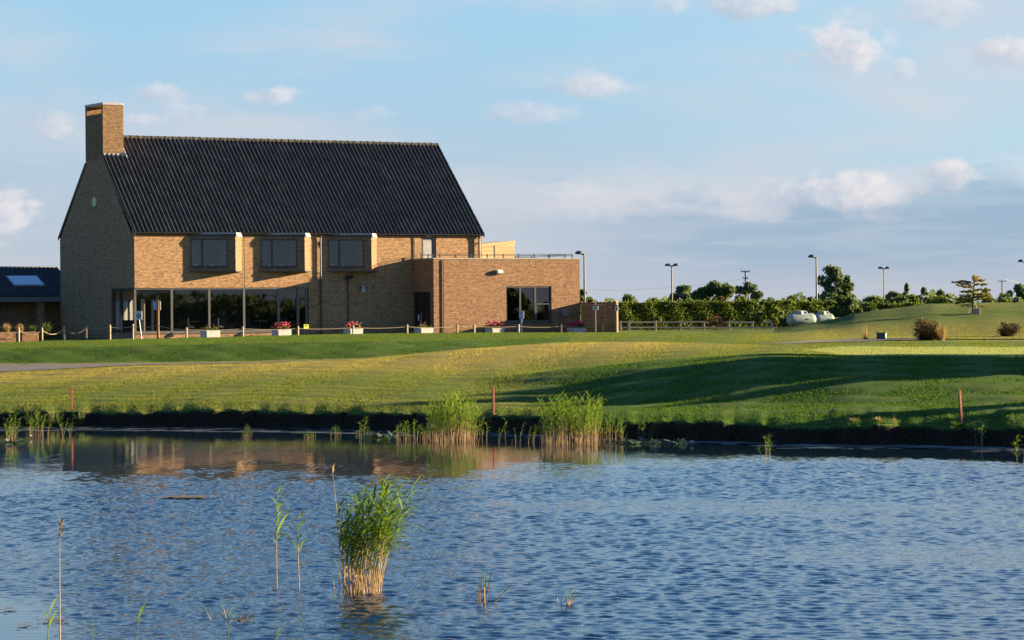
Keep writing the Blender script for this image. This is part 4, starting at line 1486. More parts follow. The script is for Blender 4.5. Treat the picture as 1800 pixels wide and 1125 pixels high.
# ------------------------------------------------------------------ planters with flowers
def leaf_cloud(n, cen, rad, size, up=0.0, shell=0.35, gen=rng):
    """n quads scattered in ellipsoids; cen (m,3), rad (m,3)"""
    cen = np.atleast_2d(cen); rad = np.atleast_2d(rad)
    if rad.shape[1] == 1: rad = np.repeat(rad, 3, 1)
    w = (rad[:, 0] * rad[:, 1] * rad[:, 2]) ** (2 / 3.0)
    idx = gen.choice(len(cen), n, p=w / w.sum())
    v = gen.normal(size=(n, 3)); v /= np.linalg.norm(v, axis=1, keepdims=True)
    r = (shell + (1 - shell) * gen.random(n)) ** 0.5
    r *= gen.uniform(0.82, 1.1, n)
    p = cen[idx] + v * rad[idx] * r[:, None]
    a = gen.normal(size=(n, 3)); a[:, 2] += up
    a /= np.linalg.norm(a, axis=1, keepdims=True)
    b = np.cross(a, gen.normal(size=(n, 3))); b /= np.linalg.norm(b, axis=1, keepdims=True)
    s = size * gen.uniform(0.6, 1.4, n)[:, None]
    q = np.stack([p - a * s * .6, p + b * s * 0.36, p + a * s * .6, p - b * s * 0.36], 1)
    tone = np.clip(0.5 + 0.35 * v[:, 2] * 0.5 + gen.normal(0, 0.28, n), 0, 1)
    return q, tone


def cloud_mesh(name, mat, q, tone):
    return tri_mesh(name, q, mat, 4, {'tone': tone})


PL = [(352, 387, 580.5, 'few', 'pale concrete planter with hardly any flowers in front of the long window'),
      (478, 512, 579, 'redpink', 'pale concrete planter with red and pink geraniums at the right end of the long window'),
      (604, 638, 577.5, 'pinkred', 'pale concrete planter with pink flowers before the shaded brick wall'),
      (728, 762, 576, 'few', 'pale concrete planter with green plants by the side door'),
      (853, 887, 577, 'pink', 'pale concrete planter with magenta flowers left of the pale blue sign'),
      (998, 1029, 576.5, 'pink', 'pale concrete planter with magenta flowers beside the timber fence')]
PY = [-3.4, -3.6, -3.7, -4.2, -4.3, -4.5]
pbm = MB().bbox(-0.42, 0.42, -0.42, 0.42, -0.35, 0.50, 0.03).mesh('body', M['concrete'])
psoil = MB().box(-0.36, 0.36, -0.36, 0.36, 0.501, 0.515).mesh('soil', plain('potting_soil', (0.05, 0.035, 0.025), 0.95))
prim = MB()
for (a, b, c, d) in ((-.43, .43, -.43, -.37), (-.43, .43, .37, .43), (-.43, -.37, -.37, .37), (.37, .43, -.37, .37)):
    prim.box(a, b, c, d, 0.46, 0.535)
prim = prim.mesh('rim', M['concrete'])
fdesc = {0: 'sparse low plants with few orange flowers in the planter before the long window', 1: 'red and pink geraniums in the planter at the right end of the long window',
         2: 'pink and red flowers in the planter before the shaded wall', 3: 'low green plants in the planter by the side door',
         4: 'mass of magenta flowers in the planter left of the pale blue sign', 5: 'mass of magenta flowers in the planter beside the timber fence'}
for i, (x0, x1, ytop, kind, lab) in enumerate(PL):
    pxc = (x0 + x1) / 2
    xk, k = on_line(pxc, PY[i])
    wp = club(xk, PY[i])
    zt = at(pxc, ytop, wp.y).z
    t = thing('planter', lab, 'planter', (wp.x, wp.y, zt - 0.535), TH, 'concrete planters in front of the clubhouse')
    link('body', pbm, t); link('rim', prim, t); link('soil', psoil, t)
    ft = thing('flowers', fdesc[i], 'flowers', (wp.x, wp.y, zt - 0.02), TH, 'plants in the concrete planters')
    g = np.random.default_rng(40 + i)
    hgt = 0.14 if kind == 'few' else 0.22
    cen = np.stack([g.uniform(-.33, .33, 14), g.uniform(-.33, .33, 14), g.uniform(.02, hgt, 14)], 1)
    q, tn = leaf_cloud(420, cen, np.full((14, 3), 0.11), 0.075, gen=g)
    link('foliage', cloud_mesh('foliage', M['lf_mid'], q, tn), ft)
    nf = {'few': 7, 'redpink': 60, 'pinkred': 55, 'pink': 110}[kind]
    bl = MB(); bl2 = MB()
    for _ in range(nf):
        c = (g.uniform(-.42, .42), g.uniform(-.42, .42), g.uniform(hgt * .5, hgt + 0.20))
        r = g.uniform(0.035, 0.075)
        tgt = bl if (kind == 'pink' or g.random() < 0.5) else bl2
        if kind == 'few': tgt = bl2; r *= 0.6
        tgt.lathe([(r * .3, -r * .6), (r, -r * .1), (r * .8, r * .35), (r * .2, r * .5)], 7, c)
    if bl.v: bl.build('pink_blooms', M['pink'], ft, kind='stuff')
    if bl2.v: bl2.build('orange_blooms', M['orange'], ft, kind='stuff')


# ------------------------------------------------------------------ signs
def ground_at_px(px, d):
    x = (px - 900) / FPX * d
    return Vector((x, d, gz(x, d)))


def text_mesh(parent, body, size, mat, loc, rot, off=None):
    cu = bpy.data.curves.new('lettering', 'FONT')
    cu.body = body; cu.size = size; cu.align_x = 'CENTER'; cu.align_y = 'CENTER'; cu.extrude = 0.002
    tmp = bpy.data.objects.new('tmp', cu)
    COL.objects.link(tmp)
    dg = bpy.context.evaluated_depsgraph_get()
    me = bpy.data.meshes.new_from_object(tmp.evaluated_get(dg))
    bpy.data.objects.remove(tmp)
    me.name = 'lettering'
    me.materials.clear(); me.materials.append(mat)
    return link('lettering', me, parent, loc, rot)


HALF = math.pi / 2
# small white no-entry style sign on a leaning pole
xk, k = on_line(247, -3.2); p = club(xk, -3.2); zc = at(245.5, 555, p.y).z
t = thing('small_sign', 'small white sign with red and blue disc on a leaning thin pole', 'sign', (p.x, p.y, G0 - .1), 0.1)
hh = zc - (G0 - .1)
MB().tube([(0.12, 0, -0.2), (-0.10, 0, hh + 0.1)], 0.03, 8).build('pole', M['white'], t)
MB().bbox(-0.26, 0.10, -0.05, -0.03, hh - .22, hh + .26, 0.008).build('sign_plate', M['white'], t)
d_ = MB().lathe([(0.13, 0.0), (0.13, -0.012)], 24, (-0.08, -0.052, hh), 'y'); d_.build('disc', M['blue'], t)
MB().lathe([(0.085, 0.0), (0.085, -0.006)], 20, (-0.08, -0.066, hh), 'y').build('disc_centre', M['sign_red'], t)
MB().box(-0.15, -0.01, -0.078, -0.074, hh - .02, hh + .02).build('disc_bar', M['white'], t)
# tall wooden post with two boards
t = thing('wooden_signpost', 'tall wooden signpost with blue and white boards near the house corner', 'sign', (sign_p.x, sign_p.y, G0 - .15), 0)
zt = at(278, 528.5, sign_p.y).z - (G0 - .15)
MB().bbox(-0.065, 0.065, -0.065, 0.065, -0.3, zt, 0.012).build('shaft', M['timber'], t)
MB().bbox(-0.26, -0.066, -0.02, 0.02, zt - .52, zt - .02, 0.006).build('sign_board', M['blue_pale'], t, )
MB().bbox(0.066, 0.16, -0.02, 0.02, zt - .52, zt - .02, 0.006).build('sign_board', M['white'], t)
# pale blue sign on blue pole
xk, k = on_line(917, -5.0); p = club(xk, -5.0)
t = thing('blue_sign', 'pale blue sign panel on a square blue pole in front of the extension window', 'sign', (p.x, p.y, G0), 0.15)
zt = at(917, 546.5, p.y).z - G0
MB().bbox(-0.055, 0.055, -0.03, 0.03, -0.3, zt - .42, 0.008).build('pole', M['blue_pale'], t)
MB().bbox(-0.145, 0.145, -0.05, -0.02, zt - .46, zt, 0.008).build('sign_panel', M['blue_pale'], t)
MB().box(-0.10, 0.10, -0.056, -0.051, zt - .3, zt - .06).build('notice', M['white'], t)
MB().box(-0.07, 0.07, -0.060, -0.057, zt - .16, zt - .09).build('printed_mark', M['ink'], t)
MB().box(-0.04, 0.04, -0.060, -0.057, zt - .25, zt - .19).build('printed_mark', M['ink'], t)

# ------------------------------------------------------------------ timber fence running out from the extension
xa = EX1 + 0.06
# distance along -y at which the far end is seen at px 1086
def y_for_px(px, xloc):
    r = ray(px, 560)
    k = (xloc + np.dot(C0[:2], Tv[:2])) / np.dot(r[:2], Tv[:2])
    q = r * k - C0
    return float(q[0] * Bv[0] + q[1] * Bv[1])
yend = y_for_px(1084.0, xa)
fz = 4.14
fe = thing('timber_fence', 'tall orange brown timber screen fence running out from the extension', 'fence', club(xa, EY, G0), TH)
FO = (xa, EY, G0)
nseg = 3
ys = np.linspace(EY - 0.01, yend + 0.14, nseg + 1)
for i in range(nseg):
    for k in range(14):
        z0 = G0 - .05 + k * 0.151
        MB().box(xa, xa + .025, ys[i + 1] + .004, ys[i] - .004, z0, z0 + .144).build('board', M['timber'], fe, off=FO)
for i in range(nseg + 1):
    MB().box(xa + .028, xa + .12, ys[i] - .045, ys[i] + .045, G0 - .3, fz + .02).build('fence_post', M['timber'], fe, off=FO)
MB().box(xa - .03, xa + .12, yend, yend + .08, G0 - .3, fz + .05).build('end_post', M['larch'], fe, off=FO)
# two small signs on posts before the fence
for (px, ytop, yb, lab, ly) in ((1047, 530, 545, 'small white sign with dark heading on a thin grey pole before the timber fence', -6.2),
                                (1084, 532, 547, 'narrow blue and white sign at the right end of the timber fence', yend - 0.12)):
    xk, k = on_line(px, ly); p = club(xk, ly)
    t = thing('notice_post', lab, 'sign', (p.x, p.y, G0), 0.2)
    zt = at(px, ytop, p.y).z - G0
    zs, ze = at(px, 536, p.y).z - G0, at(px, yb, p.y).z - G0
    MB().tube([(0, 0, -0.3), (0, 0, zt)], 0.035, 8).build('pole', M['alu'], t)
    w = 0.16 if px < 1060 else 0.09
    MB().bbox(-w, w, -0.06, -0.036, ze, zs, 0.006).build('sign_plate', M['white'], t)
    MB().box(-w + .01, w - .01, -0.066, -0.061, zs - .09, zs - .01).build('heading', M['ink'] if px < 1060 else M['blue'], t)
    MB().box(-w * .4, w * .4, -0.066, -0.061, ze + .05, zs - .15).build('printed_mark', M['ink'], t)

# ------------------------------------------------------------------ small things along the house front
for i, (px, yv, lab) in enumerate(((296.6, -1.2, 'low black ground spotlight left of the planter under the long window'), (418.5, -1.2, 'low black ground spotlight right of the planter under the long window'))):
    xk, k = on_line(px, yv); p = club(xk, yv)
    t = thing('ground_spotlight', lab, 'spotlight', (p.x, p.y, G0 - .02), TH, 'ground spotlights under the long window')
    zc = at(px, 591 - i, p.y).z - G0 + .02
    MB().box(-.08, .08, -.08, .08, -.1, 0.03).tube([(0, 0, 0.03), (0, 0, zc)], 0.02, 6).build('stand', M['black'], t)
    MB().tube([(-0.24, 0, zc - .05), (0.1, 0, zc + .05), (0.24, 0, zc + .09)], [0.08, 0.12, 0.13], 10).build('lamp_head', M['black'], t)

xk, k = on_line(538.5, -0.9); p = club(xk, -0.9)
t = thing('yellow_board', 'small bright yellow board on legs at the right end of the long window', 'board', (p.x, p.y, G0), TH)
zb = at(538.5, 577.5, p.y).z - G0; zt = at(538.5, 570.3, p.y).z - G0
MB().bbox(-.16, .16, -.015, .015, zb, zt, .006).build('panel', M['yellow'], t)
MB().box(-.09, .09, -.022, -.018, zt - .12, zt - .05).build('printed_mark', M['ink'], t)
for sx in (-.12, .12):
    MB().tube([(sx, .02, zb + .02), (sx, .05, 0)], .012, 6).build('leg', M['black'], t)

# chairs and tables behind the long window
def chair_proto():
    t = thing('lounge_chair', 'dark chair behind the first dark pane of the long window', 'chair', (0, 0, 0), 0, 'chairs inside the clubhouse')
    MB().bbox(-.27, .27, -.27, .27, 0.36, 0.46, .03).build('seat', M['chair'], t)
    m_ = MB()
    m_.prism([(-.27, .2), (.27, .2), (.27, .28), (-.27, .28)], 0.46, 0.92)
    m_.build('backrest', M['chair'], t)
    for sx in (-1, 1):
        for sy in (-1, 1):
            MB().tube([(sx * .22, sy * .22, 0.36), (sx * .24, sy * .24, 0.0)], 0.018, 6).build('leg', M['alu'], t)
    return t


cdesc = ['pale backed chair behind the second pane of the long window', 'dark chair behind the third pane of the long window', 'dark chair behind the middle pane of the long window',
         'dark chair behind the fourth pane of the long window', 'blue grey chair behind the last wide pane of the long window']
c0 = None
for i, (x, y, r) in enumerate(((3.9, 1.1, 2.2), (5.6, 1.0, 2.6), (6.2, 1.4, 0.3), (7.9, 1.2, 1.2), (9.9, 0.9, 2.9))):
    p = club(x, y, 2.46)
    if c0 is None:
        c0 = chair_proto(); c0.location = p; c0.rotation_euler = (0, 0, r); c0['label'] = cdesc[0]
    else:
        dup(c0, p, r, cdesc[i])
tdesc = ['round table behind the second pane of the long window', 'round table behind the fourth pane of the long window']
for i, (x, y) in enumerate(((4.3, 1.7), (8.5, 1.3))):
    t = thing('table', tdesc[i], 'table', club(x, y, 2.46), 0, 'tables inside the clubhouse')
    MB().lathe([(0.42, 0.70), (0.42, 0.735)], 20).build('table_top', M['int_wood'], t)
    MB().lathe([(0.22, 0), (0.04, 0.03), (0.035, 0.70)], 12).build('pedestal', M['alu'], t)


# ------------------------------------------------------------------ grasses bed at the left
xk, k = on_line(50, 2.0)
bed = thing('raised_bed', 'long dark brick raised bed left of the gable', 'planting bed', club(-12.2, 1.0, G0), TH)
MB().bbox(-8, 6.6, -0.5, 0.5, -0.5, 0.62, .03).build('wall', M['brick_b'], bed)
MB().box(-7.9, 6.5, -0.4, 0.4, 0.621, 0.66).build('soil', M['mud'], bed)


def tuft(n, h, spread, w, gen, droop=0.4, seg=3):
    """n curved blades from one root"""
    out, tone = [], []
    for _ in range(n):
        a = gen.uniform(0, 6.283)
        r0 = gen.uniform(0, spread * .35)
        bx, by = r0 * math.cos(a), r0 * math.sin(a)
        lf_ = gen.uniform(0.1, 1.0)
        lean = lf_ * spread
        hh = h * (0.42 + 0.75 * gen.random() ** 1.3) * (1.12 - .45 * lf_)
        a2 = a + gen.normal(0, .5)
        ww = w * gen.uniform(.6, 1.2)
        prev = None
        tn = float(np.clip(gen.normal(.5, .28), 0, 1))
        for s in range(seg + 1):
            t = s / seg
            x = bx + lean * t ** 1.6 * math.cos(a2); y = by + lean * t ** 1.6 * math.sin(a2)
            z = hh * (t - droop * 0.5 * t ** 3)
            wv = ww * (1 - t) + 0.001
            dxx, dyy = -math.sin(a2) * wv, math.cos(a2) * wv
            cur = ((x - dxx, y - dyy, z), (x + dxx, y + dyy, z))
            if prev:
                out.append([prev[0], prev[1], cur[1], cur[0]]); tone.append(tn)
            prev = cur
    return np.array(out), np.array(tone)


gg = np.random.default_rng(11)
for (px, top, wpx, mat, lab) in ((12, 568, 22, 'lf_dry', 'golden ornamental grass at the left edge of the raised bed'), (36, 569, 20, 'lf_dry', 'golden ornamental grass, second in the raised bed'),
                                 (58, 571, 22, 'lf_mid', 'low green plant right of the golden grasses in the raised bed'), (82, 566, 28, 'lf_mid', 'tallest green plant at the right end of the raised bed')):
    xk, k = on_line(px, 0.95)
    p = club(xk, 0.95, G0 + 0.64)
    h = at(px, top, p.y).z - p.z
    q, tn = tuft(330, h * 1.15, wpx / 62.0 * 1.1, 0.012, gg, 0.35)
    o = link('bed_plant', cloud_mesh('bed_plant', M[mat], q, tn), None, p)
    tag(o, lab, 'plant', 'plants in the raised bed')


# ------------------------------------------------------------------ post and rail fence, hedge, tanks
def fpos(px, d):
    return ground_at_px(px, d)


FP = [1090, 1105, 1152, 1195, 1237, 1281, 1322, 1357]
fx = thing('rail_fence', 'low two rail wooden fence in front of the clipped hedge', 'fence', fpos(1105, 189), 0)
fo = Vector(fpos(1105, 189))
fpts = [fpos(px, 189 + 0.012 * (px - 1105)) for px in FP]
frz = []
for i, p in enumerate(fpts):
    zt = at(FP[i], 564.0, p.y).z
    if i == len(fpts) - 1: zt = at(FP[i], 565, p.y).z
    MB().bbox(p.x - .075, p.x + .075, p.y - .05, p.y + .05, p.z - .3, zt, 0.012).build('fence_post', M['rail'], fx, off=fo)
for i in range(len(fpts) - 1):
    a, b = fpts[i], fpts[i + 1]
    for yy in (566, 575.5):
        za = at(FP[i], yy, a.y).z; zb = at(FP[i + 1], yy + random.uniform(-.6, .6), b.y).z
        m_ = MB()
        y_ = -0.07
        m_.face([(a.x - .1, a.y + y_, za - .05), (b.x + .1, b.y + y_, zb - .05), (b.x + .1, b.y + y_, zb + .05), (a.x - .1, a.y + y_, za + .05)])
        m_.face([(a.x - .1, a.y + y_, za + .05), (b.x + .1, b.y + y_, zb + .05), (b.x + .1, b.y + y_ + .045, zb + .05), (a.x - .1, a.y + y_ + .045, za + .05)])
        m_.face([(b.x + .1, b.y + y_, zb - .05), (b.x + .1, b.y + y_ + .045, zb - .05), (b.x + .1, b.y + y_ + .045, zb + .05), (b.x + .1, b.y + y_, zb + .05)])
        m_.face([(a.x - .1, a.y + y_ + .045, za - .05), (a.x - .1, a.y + y_ + .045, za + .05), (b.x + .1, b.y + y_ + .045, zb + .05), (b.x + .1, b.y + y_ + .045, zb - .05)])
        m_.build('rail', M['rail'], fx, off=fo)


def hedge(name, label, px0, px1, d0, d1, ytop0, ytop1, thick, n, mat, size, gen, bot=None):
    a, b = fpos(px0, d0), fpos(px1, d1)
    za, zb = at(px0, ytop0, d0).z, at(px1, ytop1, d1).z
    Ln = (b - a).length
    t = gen.random(n)
    zr = np.where(gen.random(n) < .3, 1.0, gen.random(n))
    zr = np.where(gen.random(n) < .28, 1 - 0.06 * gen.random(n), zr)
    base = np.array(a)[None] * (1 - t)[:, None] + np.array(b)[None] * t[:, None]
    lump = 0.03 * np.sin(t * Ln * 2.1) + 0.02 * np.sin(t * Ln * 5.3 + 1)
    H_ = (za * (1 - t) + zb * t) - base[:, 2] + lump
    side = np.where(gen.random(n) < .55, -1, gen.uniform(-1, 1, n))
    dirv = np.array(b - a) / Ln
    nrm = np.array([-dirv[1], dirv[0], 0])
    bulge = 0.05 * np.sin(t * Ln * 3.3 + zr * 4) + gen.normal(0, .05, n)
    p = base + nrm[None] * (side * thick / 2 + bulge)[:, None]
    p[:, 2] = base[:, 2] + H_ * zr + gen.normal(0, .03, n)
    shoots = gen.random(n) < 0.03
    p[:, 2] += np.where(shoots & (zr > .9), gen.uniform(0, .25, n), 0)
    av = gen.normal(size=(n, 3)); av /= np.linalg.norm(av, axis=1, keepdims=True)
    bv = np.cross(av, gen.normal(size=(n, 3))); bv /= np.linalg.norm(bv, axis=1, keepdims=True)
    s = size * gen.uniform(.6, 1.4, n)[:, None]
    q = np.stack([p - av * s * .6, p + bv * s * .4, p + av * s * .6, p - bv * s * .4], 1) - np.array(a)
    tone = np.clip(gen.normal(.45, .3, n), 0, 1)
    th_ = thing(name, label, 'hedge', a)
    link('foliage', cloud_mesh('foliage', M[mat], q, tone), th_)
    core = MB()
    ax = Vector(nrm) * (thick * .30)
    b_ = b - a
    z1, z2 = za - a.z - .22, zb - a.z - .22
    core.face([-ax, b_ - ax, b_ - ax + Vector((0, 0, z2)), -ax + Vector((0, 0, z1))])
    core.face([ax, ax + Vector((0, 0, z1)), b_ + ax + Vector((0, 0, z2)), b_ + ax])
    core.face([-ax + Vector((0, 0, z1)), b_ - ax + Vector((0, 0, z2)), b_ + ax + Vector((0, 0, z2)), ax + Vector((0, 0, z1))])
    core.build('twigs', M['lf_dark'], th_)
    return th_


g = np.random.default_rng(21)
hedge('hedge', 'long clipped beech hedge behind the rail fence', 1078, 1385, 194, 199, 534, 531, 1.2, 34000, 'lf_hedge', 0.10, g)
hedge('hedge', 'clipped hedge behind the gas tanks and the dark pine', 1375, 1462, 203, 205, 532, 532, 1.0, 7500, 'lf_hedge', 0.115, g)
hedge('hedge', 'low clipped hedge running behind the grassy mound', 1515, 1625, 212, 214, 535, 536, 1.0, 7500, 'lf_hedge', 0.12, g)


def gas_tank(px0, px1, ytop, ybot, d, label):
    pxc = (px0 + px1) / 2
    base = fpos(pxc, d)
    w = (px1 - px0) / FPX * d
    zt, zb = at(pxc, ytop, d).z, at(pxc, ybot, d).z
    R = (zt - zb) / 2
    Lh = max(w / 2 / 0.92, R * 1.3)
    t = thing('gas_tank', label, 'tank', base, 0.38, 'gas tanks beside the hedge')
    zc = (zt + zb) / 2 - base.z
    prof = []
    for a in np.linspace(0, 1, 7):
        prof.append((R * math.sin(a * HALF) + 0.001, -Lh + R * .7 * (1 - math.cos(a * HALF))))
    prof += [(R, 0.0)]
    prof += [(r, -x) for r, x in reversed(prof[:-1])]
    m_ = MB().lathe(prof, 28, (0, 0, zc), 'x')
    m_.build('vessel', M['tank'], t, smooth=True)
    for s in (-.5, .5):
        MB().lathe([(R * 1.008, -.02), (R * 1.008, .02)], 28, (Lh * s, 0, zc), 'x').build('weld_band', M['tank'], t)
        MB().box(Lh * s - .08, Lh * s + .08, -R * .6, R * .6, -0.3, zc - R * .6).build('foot', M['coping'], t)
    MB().lathe([(0.30, zc + R * .86), (0.30, zc + R + .10), (0.24, zc + R + .17), (0.05, zc + R + .19)], 20, (-Lh * .15, 0, 0)).build('valve_hood', M['tank'], t)
    m2 = MB()
    for i in range(8):
        a0, a1 = math.pi * i / 8, math.pi * (i + 1) / 8
        f_ = lambda a: (0.25 + .16 * math.cos(a), -0.02, zc + R - .02 + .16 * math.sin(a))
        m2.tube([f_(a0), f_(a1)], 0.03, 6)
    m2.build('lifting_ring', M['white'], t)
    MB().box(Lh * .15, Lh * .35, -R - .012, -R + .05, zc - .02, zc + .07).build('data_plate', M['alu'], t)
    return t


gas_tank(1383, 1434, 550.5, 573, 193, 'front pale green gas tank lying at the right end of the hedge')
gas_tank(1429, 1466, 551, 573, 199, 'rear pale green gas tank half hidden behind the grassy slope')


# green cabinet on the rough
p = fpos(1549.5, 153)
t = thing('green_cabinet', 'small dark green cabinet with pale side by the path', 'cabinet', (p.x, p.y, p.z), -0.28)
zt = at(1549, 584.5, 153).z - p.z
MB().bbox(-.24, .20, -.20, .20, -.1, zt - .04, .02).build('body', M['green_box'], t)
MB().bbox(.201, .23, -.20, .20, -.1, zt - .05, .008).build('door_panel', M['pale_face'], t)
MB().bbox(-.27, .26, -.23, .23, zt - .039, zt, .012).build('lid', M['green_box'], t)


# ------------------------------------------------------------------ lamp posts and power poles
def lamp_head(side):
    m_ = MB()
    prof = [(0.02, 0.20), (0.13, 0.18), (0.24, 0.10), (0.29, 0.0), (0.25, -0.03), (0.04, -0.05)]
    m_.lathe(prof, 16, (side * 0.36, 0, 0.06))
    m_.tube([(0, 0, 0), (side * .2, 0, 0.03)], 0.05, 8)
    return m_


def lamp_post(px, ytop, sides, ztop, label):
    d = (ztop - CAM_H) * FPX / (yh(px) - ytop)
    x = at(px, ytop, d).x
    zb = gz(x, d) if d < 240 else 2.3
    t = thing('lamp_post', label, 'lamp post', (x, d, zb), 0, 'car park lamp posts')
    MB().lathe([(0.11, -0.3), (0.11, 0.9), (0.075, 0.95), (0.055, ztop - zb)], 12).build('pole', M['pole'], t)
    for s in sides:
        o = lamp_head(s).build('lamp_head', M['pole'], t)
        o.location = (0, 0, ztop - zb - .05)
    return t


lamp_post(1027, 446, (-1,), 7.5, 'single headed lamp post beside the right end of the extension')
lamp_post(1181, 467, (-1, 1), 7.5, 'twin headed lamp post behind the middle of the hedge')
lamp_post(1435, 452, (-1,), 7.5, 'single headed lamp post in front of the tall poplar')
lamp_post(1554, 472, (-1, 1), 7.5, 'twin headed lamp post right of the dark pine')
lamp_post(1802, 460, (-1,), 7.5, 'lamp head entering the picture at the right edge')


def power_pole(px, ytop, ztop, label, arms):
    d = (ztop - CAM_H) * FPX / (yh(px) - ytop)
    x = at(px, ytop, d).x
    t = thing('power_pole', label, 'utility pole', (x, d, 2.2), 0)
    MB().lathe([(0.22, -1), (0.16, ztop - 2.2)], 10).build('pole', M['utility'], t)
    for (dz, w) in arms:
        m_ = MB().box(-w, w, -.1, .1, ztop - 2.2 - dz - .1, ztop - 2.2 - dz + .1)
        for s in (-.95, -.05, .95):
            m_.tube([(s * w, 0, ztop - 2.2 - dz + .1), (s * w, 0, ztop - 2.2 - dz + .45)], 0.07, 6)
        m_.build('cross_arm', M['utility'], t)
    return t, Vector((x, d, ztop))


t1, p1 = power_pole(1310.5, 476.5, 11.0, 'dark power pole with two cross arms behind the middle trees', ((0.1, .9), (1.5, .5), (2.6, .55)))
t2, p2 = power_pole(1761.5, 493.5, 10.5, 'thin T shaped power pole far off at the right', ((0.1, 1.15),))


def wire(a, b, sag, r, label):
    pts = [a.lerp(b, t) - Vector((0, 0, sag * 4 * t * (1 - t))) for t in np.linspace(0, 1, 25)]
    o = MB().tube([p - a for p in pts], r, 5).build('power_wire', M['alu'])
    o.location = a
    tag(o, label, 'wire', 'overhead wires')


wl_end = at(960, 506, p1.y - 60)
wire(p1 - Vector((0, 0, 1.4)), wl_end, 1.2, 0.035, 'overhead wire running left from the power pole to the extension')
wire(p1 + Vector((0.8, 0, .4)), p2 + Vector((-1, 0, .4)), 3.0, 0.03, 'overhead wire between the two power poles')
wire(p2 + Vector((1, 0, .4)), at(1960, 494, p2.y + 60), 2.0, 0.03, 'overhead wire running right from the far power pole')


# ------------------------------------------------------------------ trees and shrubs
def tree(name, label, px, d, ytop, wpx, mat, n, size, gen, trunk_frac=0.25, shape='round', cat='tree', group=None, ybase=None, lean=0.0, blobs=16, x=None, height=None, width=None):
    if x is None:
        base = ground_at_px(px, d) if d < 243 else Vector(((px - 900) / FPX * d, d, 2.3))
        Ht = at(px, ytop, d).z - base.z
        Wd = wpx / FPX * d
    else:
        base = Vector((x, d, gz(x, d))); Ht, Wd = height, width
    t = thing(name, label, cat, base, 0, group)
    R = Wd / 2
    cen, rad = [], []
    for k in range(blobs):
        f = gen.random()
        if shape == 'round':
            z = Ht * (trunk_frac + (1 - trunk_frac) * (0.10 + 0.80 * f))
            prof = math.sin(math.pi * (0.10 + 0.78 * f)) ** 0.9
            rr = R * prof * gen.uniform(.30, .88)
            br = R * gen.uniform(.13, .36)
        elif shape == 'loose':
            f = (k + gen.random()) / blobs
            z = Ht * (trunk_frac + (1 - trunk_frac) * (0.06 + 0.86 * f))
            rr = R * (0.95 - .55 * f ** 2) * gen.uniform(.15, .92)
            br = R * gen.uniform(.15, .30)
        elif shape == 'cone':
            z = Ht * (trunk_frac + (1 - trunk_frac) * 0.95 * f)
            rr = R * (1 - f) ** .8 * gen.uniform(.2, .85)
            br = R * gen.uniform(.16, .30) * (1.15 - .7 * f)
        else:  # bush
            z = Ht * (0.12 + .72 * f)
            rr = R * gen.uniform(.1, .75) * (1 - .35 * f)
            br = R * gen.uniform(.22, .40)
        a = gen.uniform(0, 6.283)
        br_z = min(br * gen.uniform(.65, .95), max(0.08 * Ht, Ht - z))
        cen.append((rr * math.cos(a) + lean * z, rr * math.sin(a) * .8, z))
        rad.append((br, br, br_z))
    # a top blob keeps the height
    top_r = R * (.30 if shape != 'cone' else .16)
    tz = top_r * .9 if shape != 'cone' else Ht * .16
    cen.append((lean * Ht, 0, Ht - tz * .9)); rad.append((top_r, top_r, tz))
    cen, rad = np.array(cen), np.array(rad)
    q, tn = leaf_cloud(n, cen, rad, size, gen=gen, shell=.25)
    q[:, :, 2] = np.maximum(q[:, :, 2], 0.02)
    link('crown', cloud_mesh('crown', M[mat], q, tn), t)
    tr = MB()
    tr.tube([(0, 0, -.3), (lean * Ht * .3, 0.02, Ht * .35), (lean * Ht * .7, 0, Ht * .75)], [max(.03, Ht * .022), max(.02, Ht * .016), .01], 8)
    for k in range(min(9, len(cen))):
        z0 = Ht * gen.uniform(.12, .5)
        tr.tube([(lean * z0, 0, z0), (cen[k][0] * .5 + lean * z0 * .5, cen[k][1] * .5, (z0 + cen[k][2]) / 2 + .05 * Ht), tuple(cen[k])], [max(.02, Ht * .011), max(.012, Ht * .007), .008], 5)
    tr.build('trunk', M['bark'], t)
    return t


g = np.random.default_rng(33)
TG = 'trees beyond the hedge'
tree('tree', 'mid green tree showing at the right end of the extension', 1024, 260, 509, 44, 'lf_mid', 2600, .28, g, .1, group=TG)
tree('shrub', 'rounded dark green shrub above the left end of the hedge', 1104, 214, 517, 58, 'lf_mid', 3600, .15, g, 0, 'bush', 'shrub', TG)
tree('shrub', 'low shrub left of the twin headed lamp behind the hedge', 1150, 226, 523, 50, 'lf_mid', 2400, .16, g, 0, 'bush', 'shrub', TG)
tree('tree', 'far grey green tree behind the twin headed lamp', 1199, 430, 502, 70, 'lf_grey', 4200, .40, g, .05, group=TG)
tree('tree', 'broad dark dome shaped tree left of the power pole', 1255, 390, 495, 92, 'lf_dark', 6000, .36, g, .02, group=TG, blobs=22)
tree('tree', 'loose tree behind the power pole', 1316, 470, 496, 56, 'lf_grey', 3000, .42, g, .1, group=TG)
tree('shrub', 'maroon leaved shrub above the hedge', 1267, 216, 521, 44, 'lf_red', 2400, .14, g, 0, 'bush', 'shrub', TG)
for (px, w, top, lab, mt) in ((1210, 60, 524, 'leafy shrub left of the maroon shrub behind the hedge', 'lf_mid'), (1306, 52, 520, 'leafy shrub right of the maroon shrub behind the hedge', 'lf_mid'),
                              (1355, 48, 523, 'tall loose shrub behind the middle right of the hedge', 'lf_mid'), (1395, 58, 518, 'leafy shrub row left of the tall poplar', 'lf_mid'),
                              (1425, 40, 522, 'leafy shrub under the tall poplar', 'lf_mid')):
    tree('shrub', lab, px, 222, top, w, mt, 2200, .16, g, 0, 'bush', 'shrub', TG)
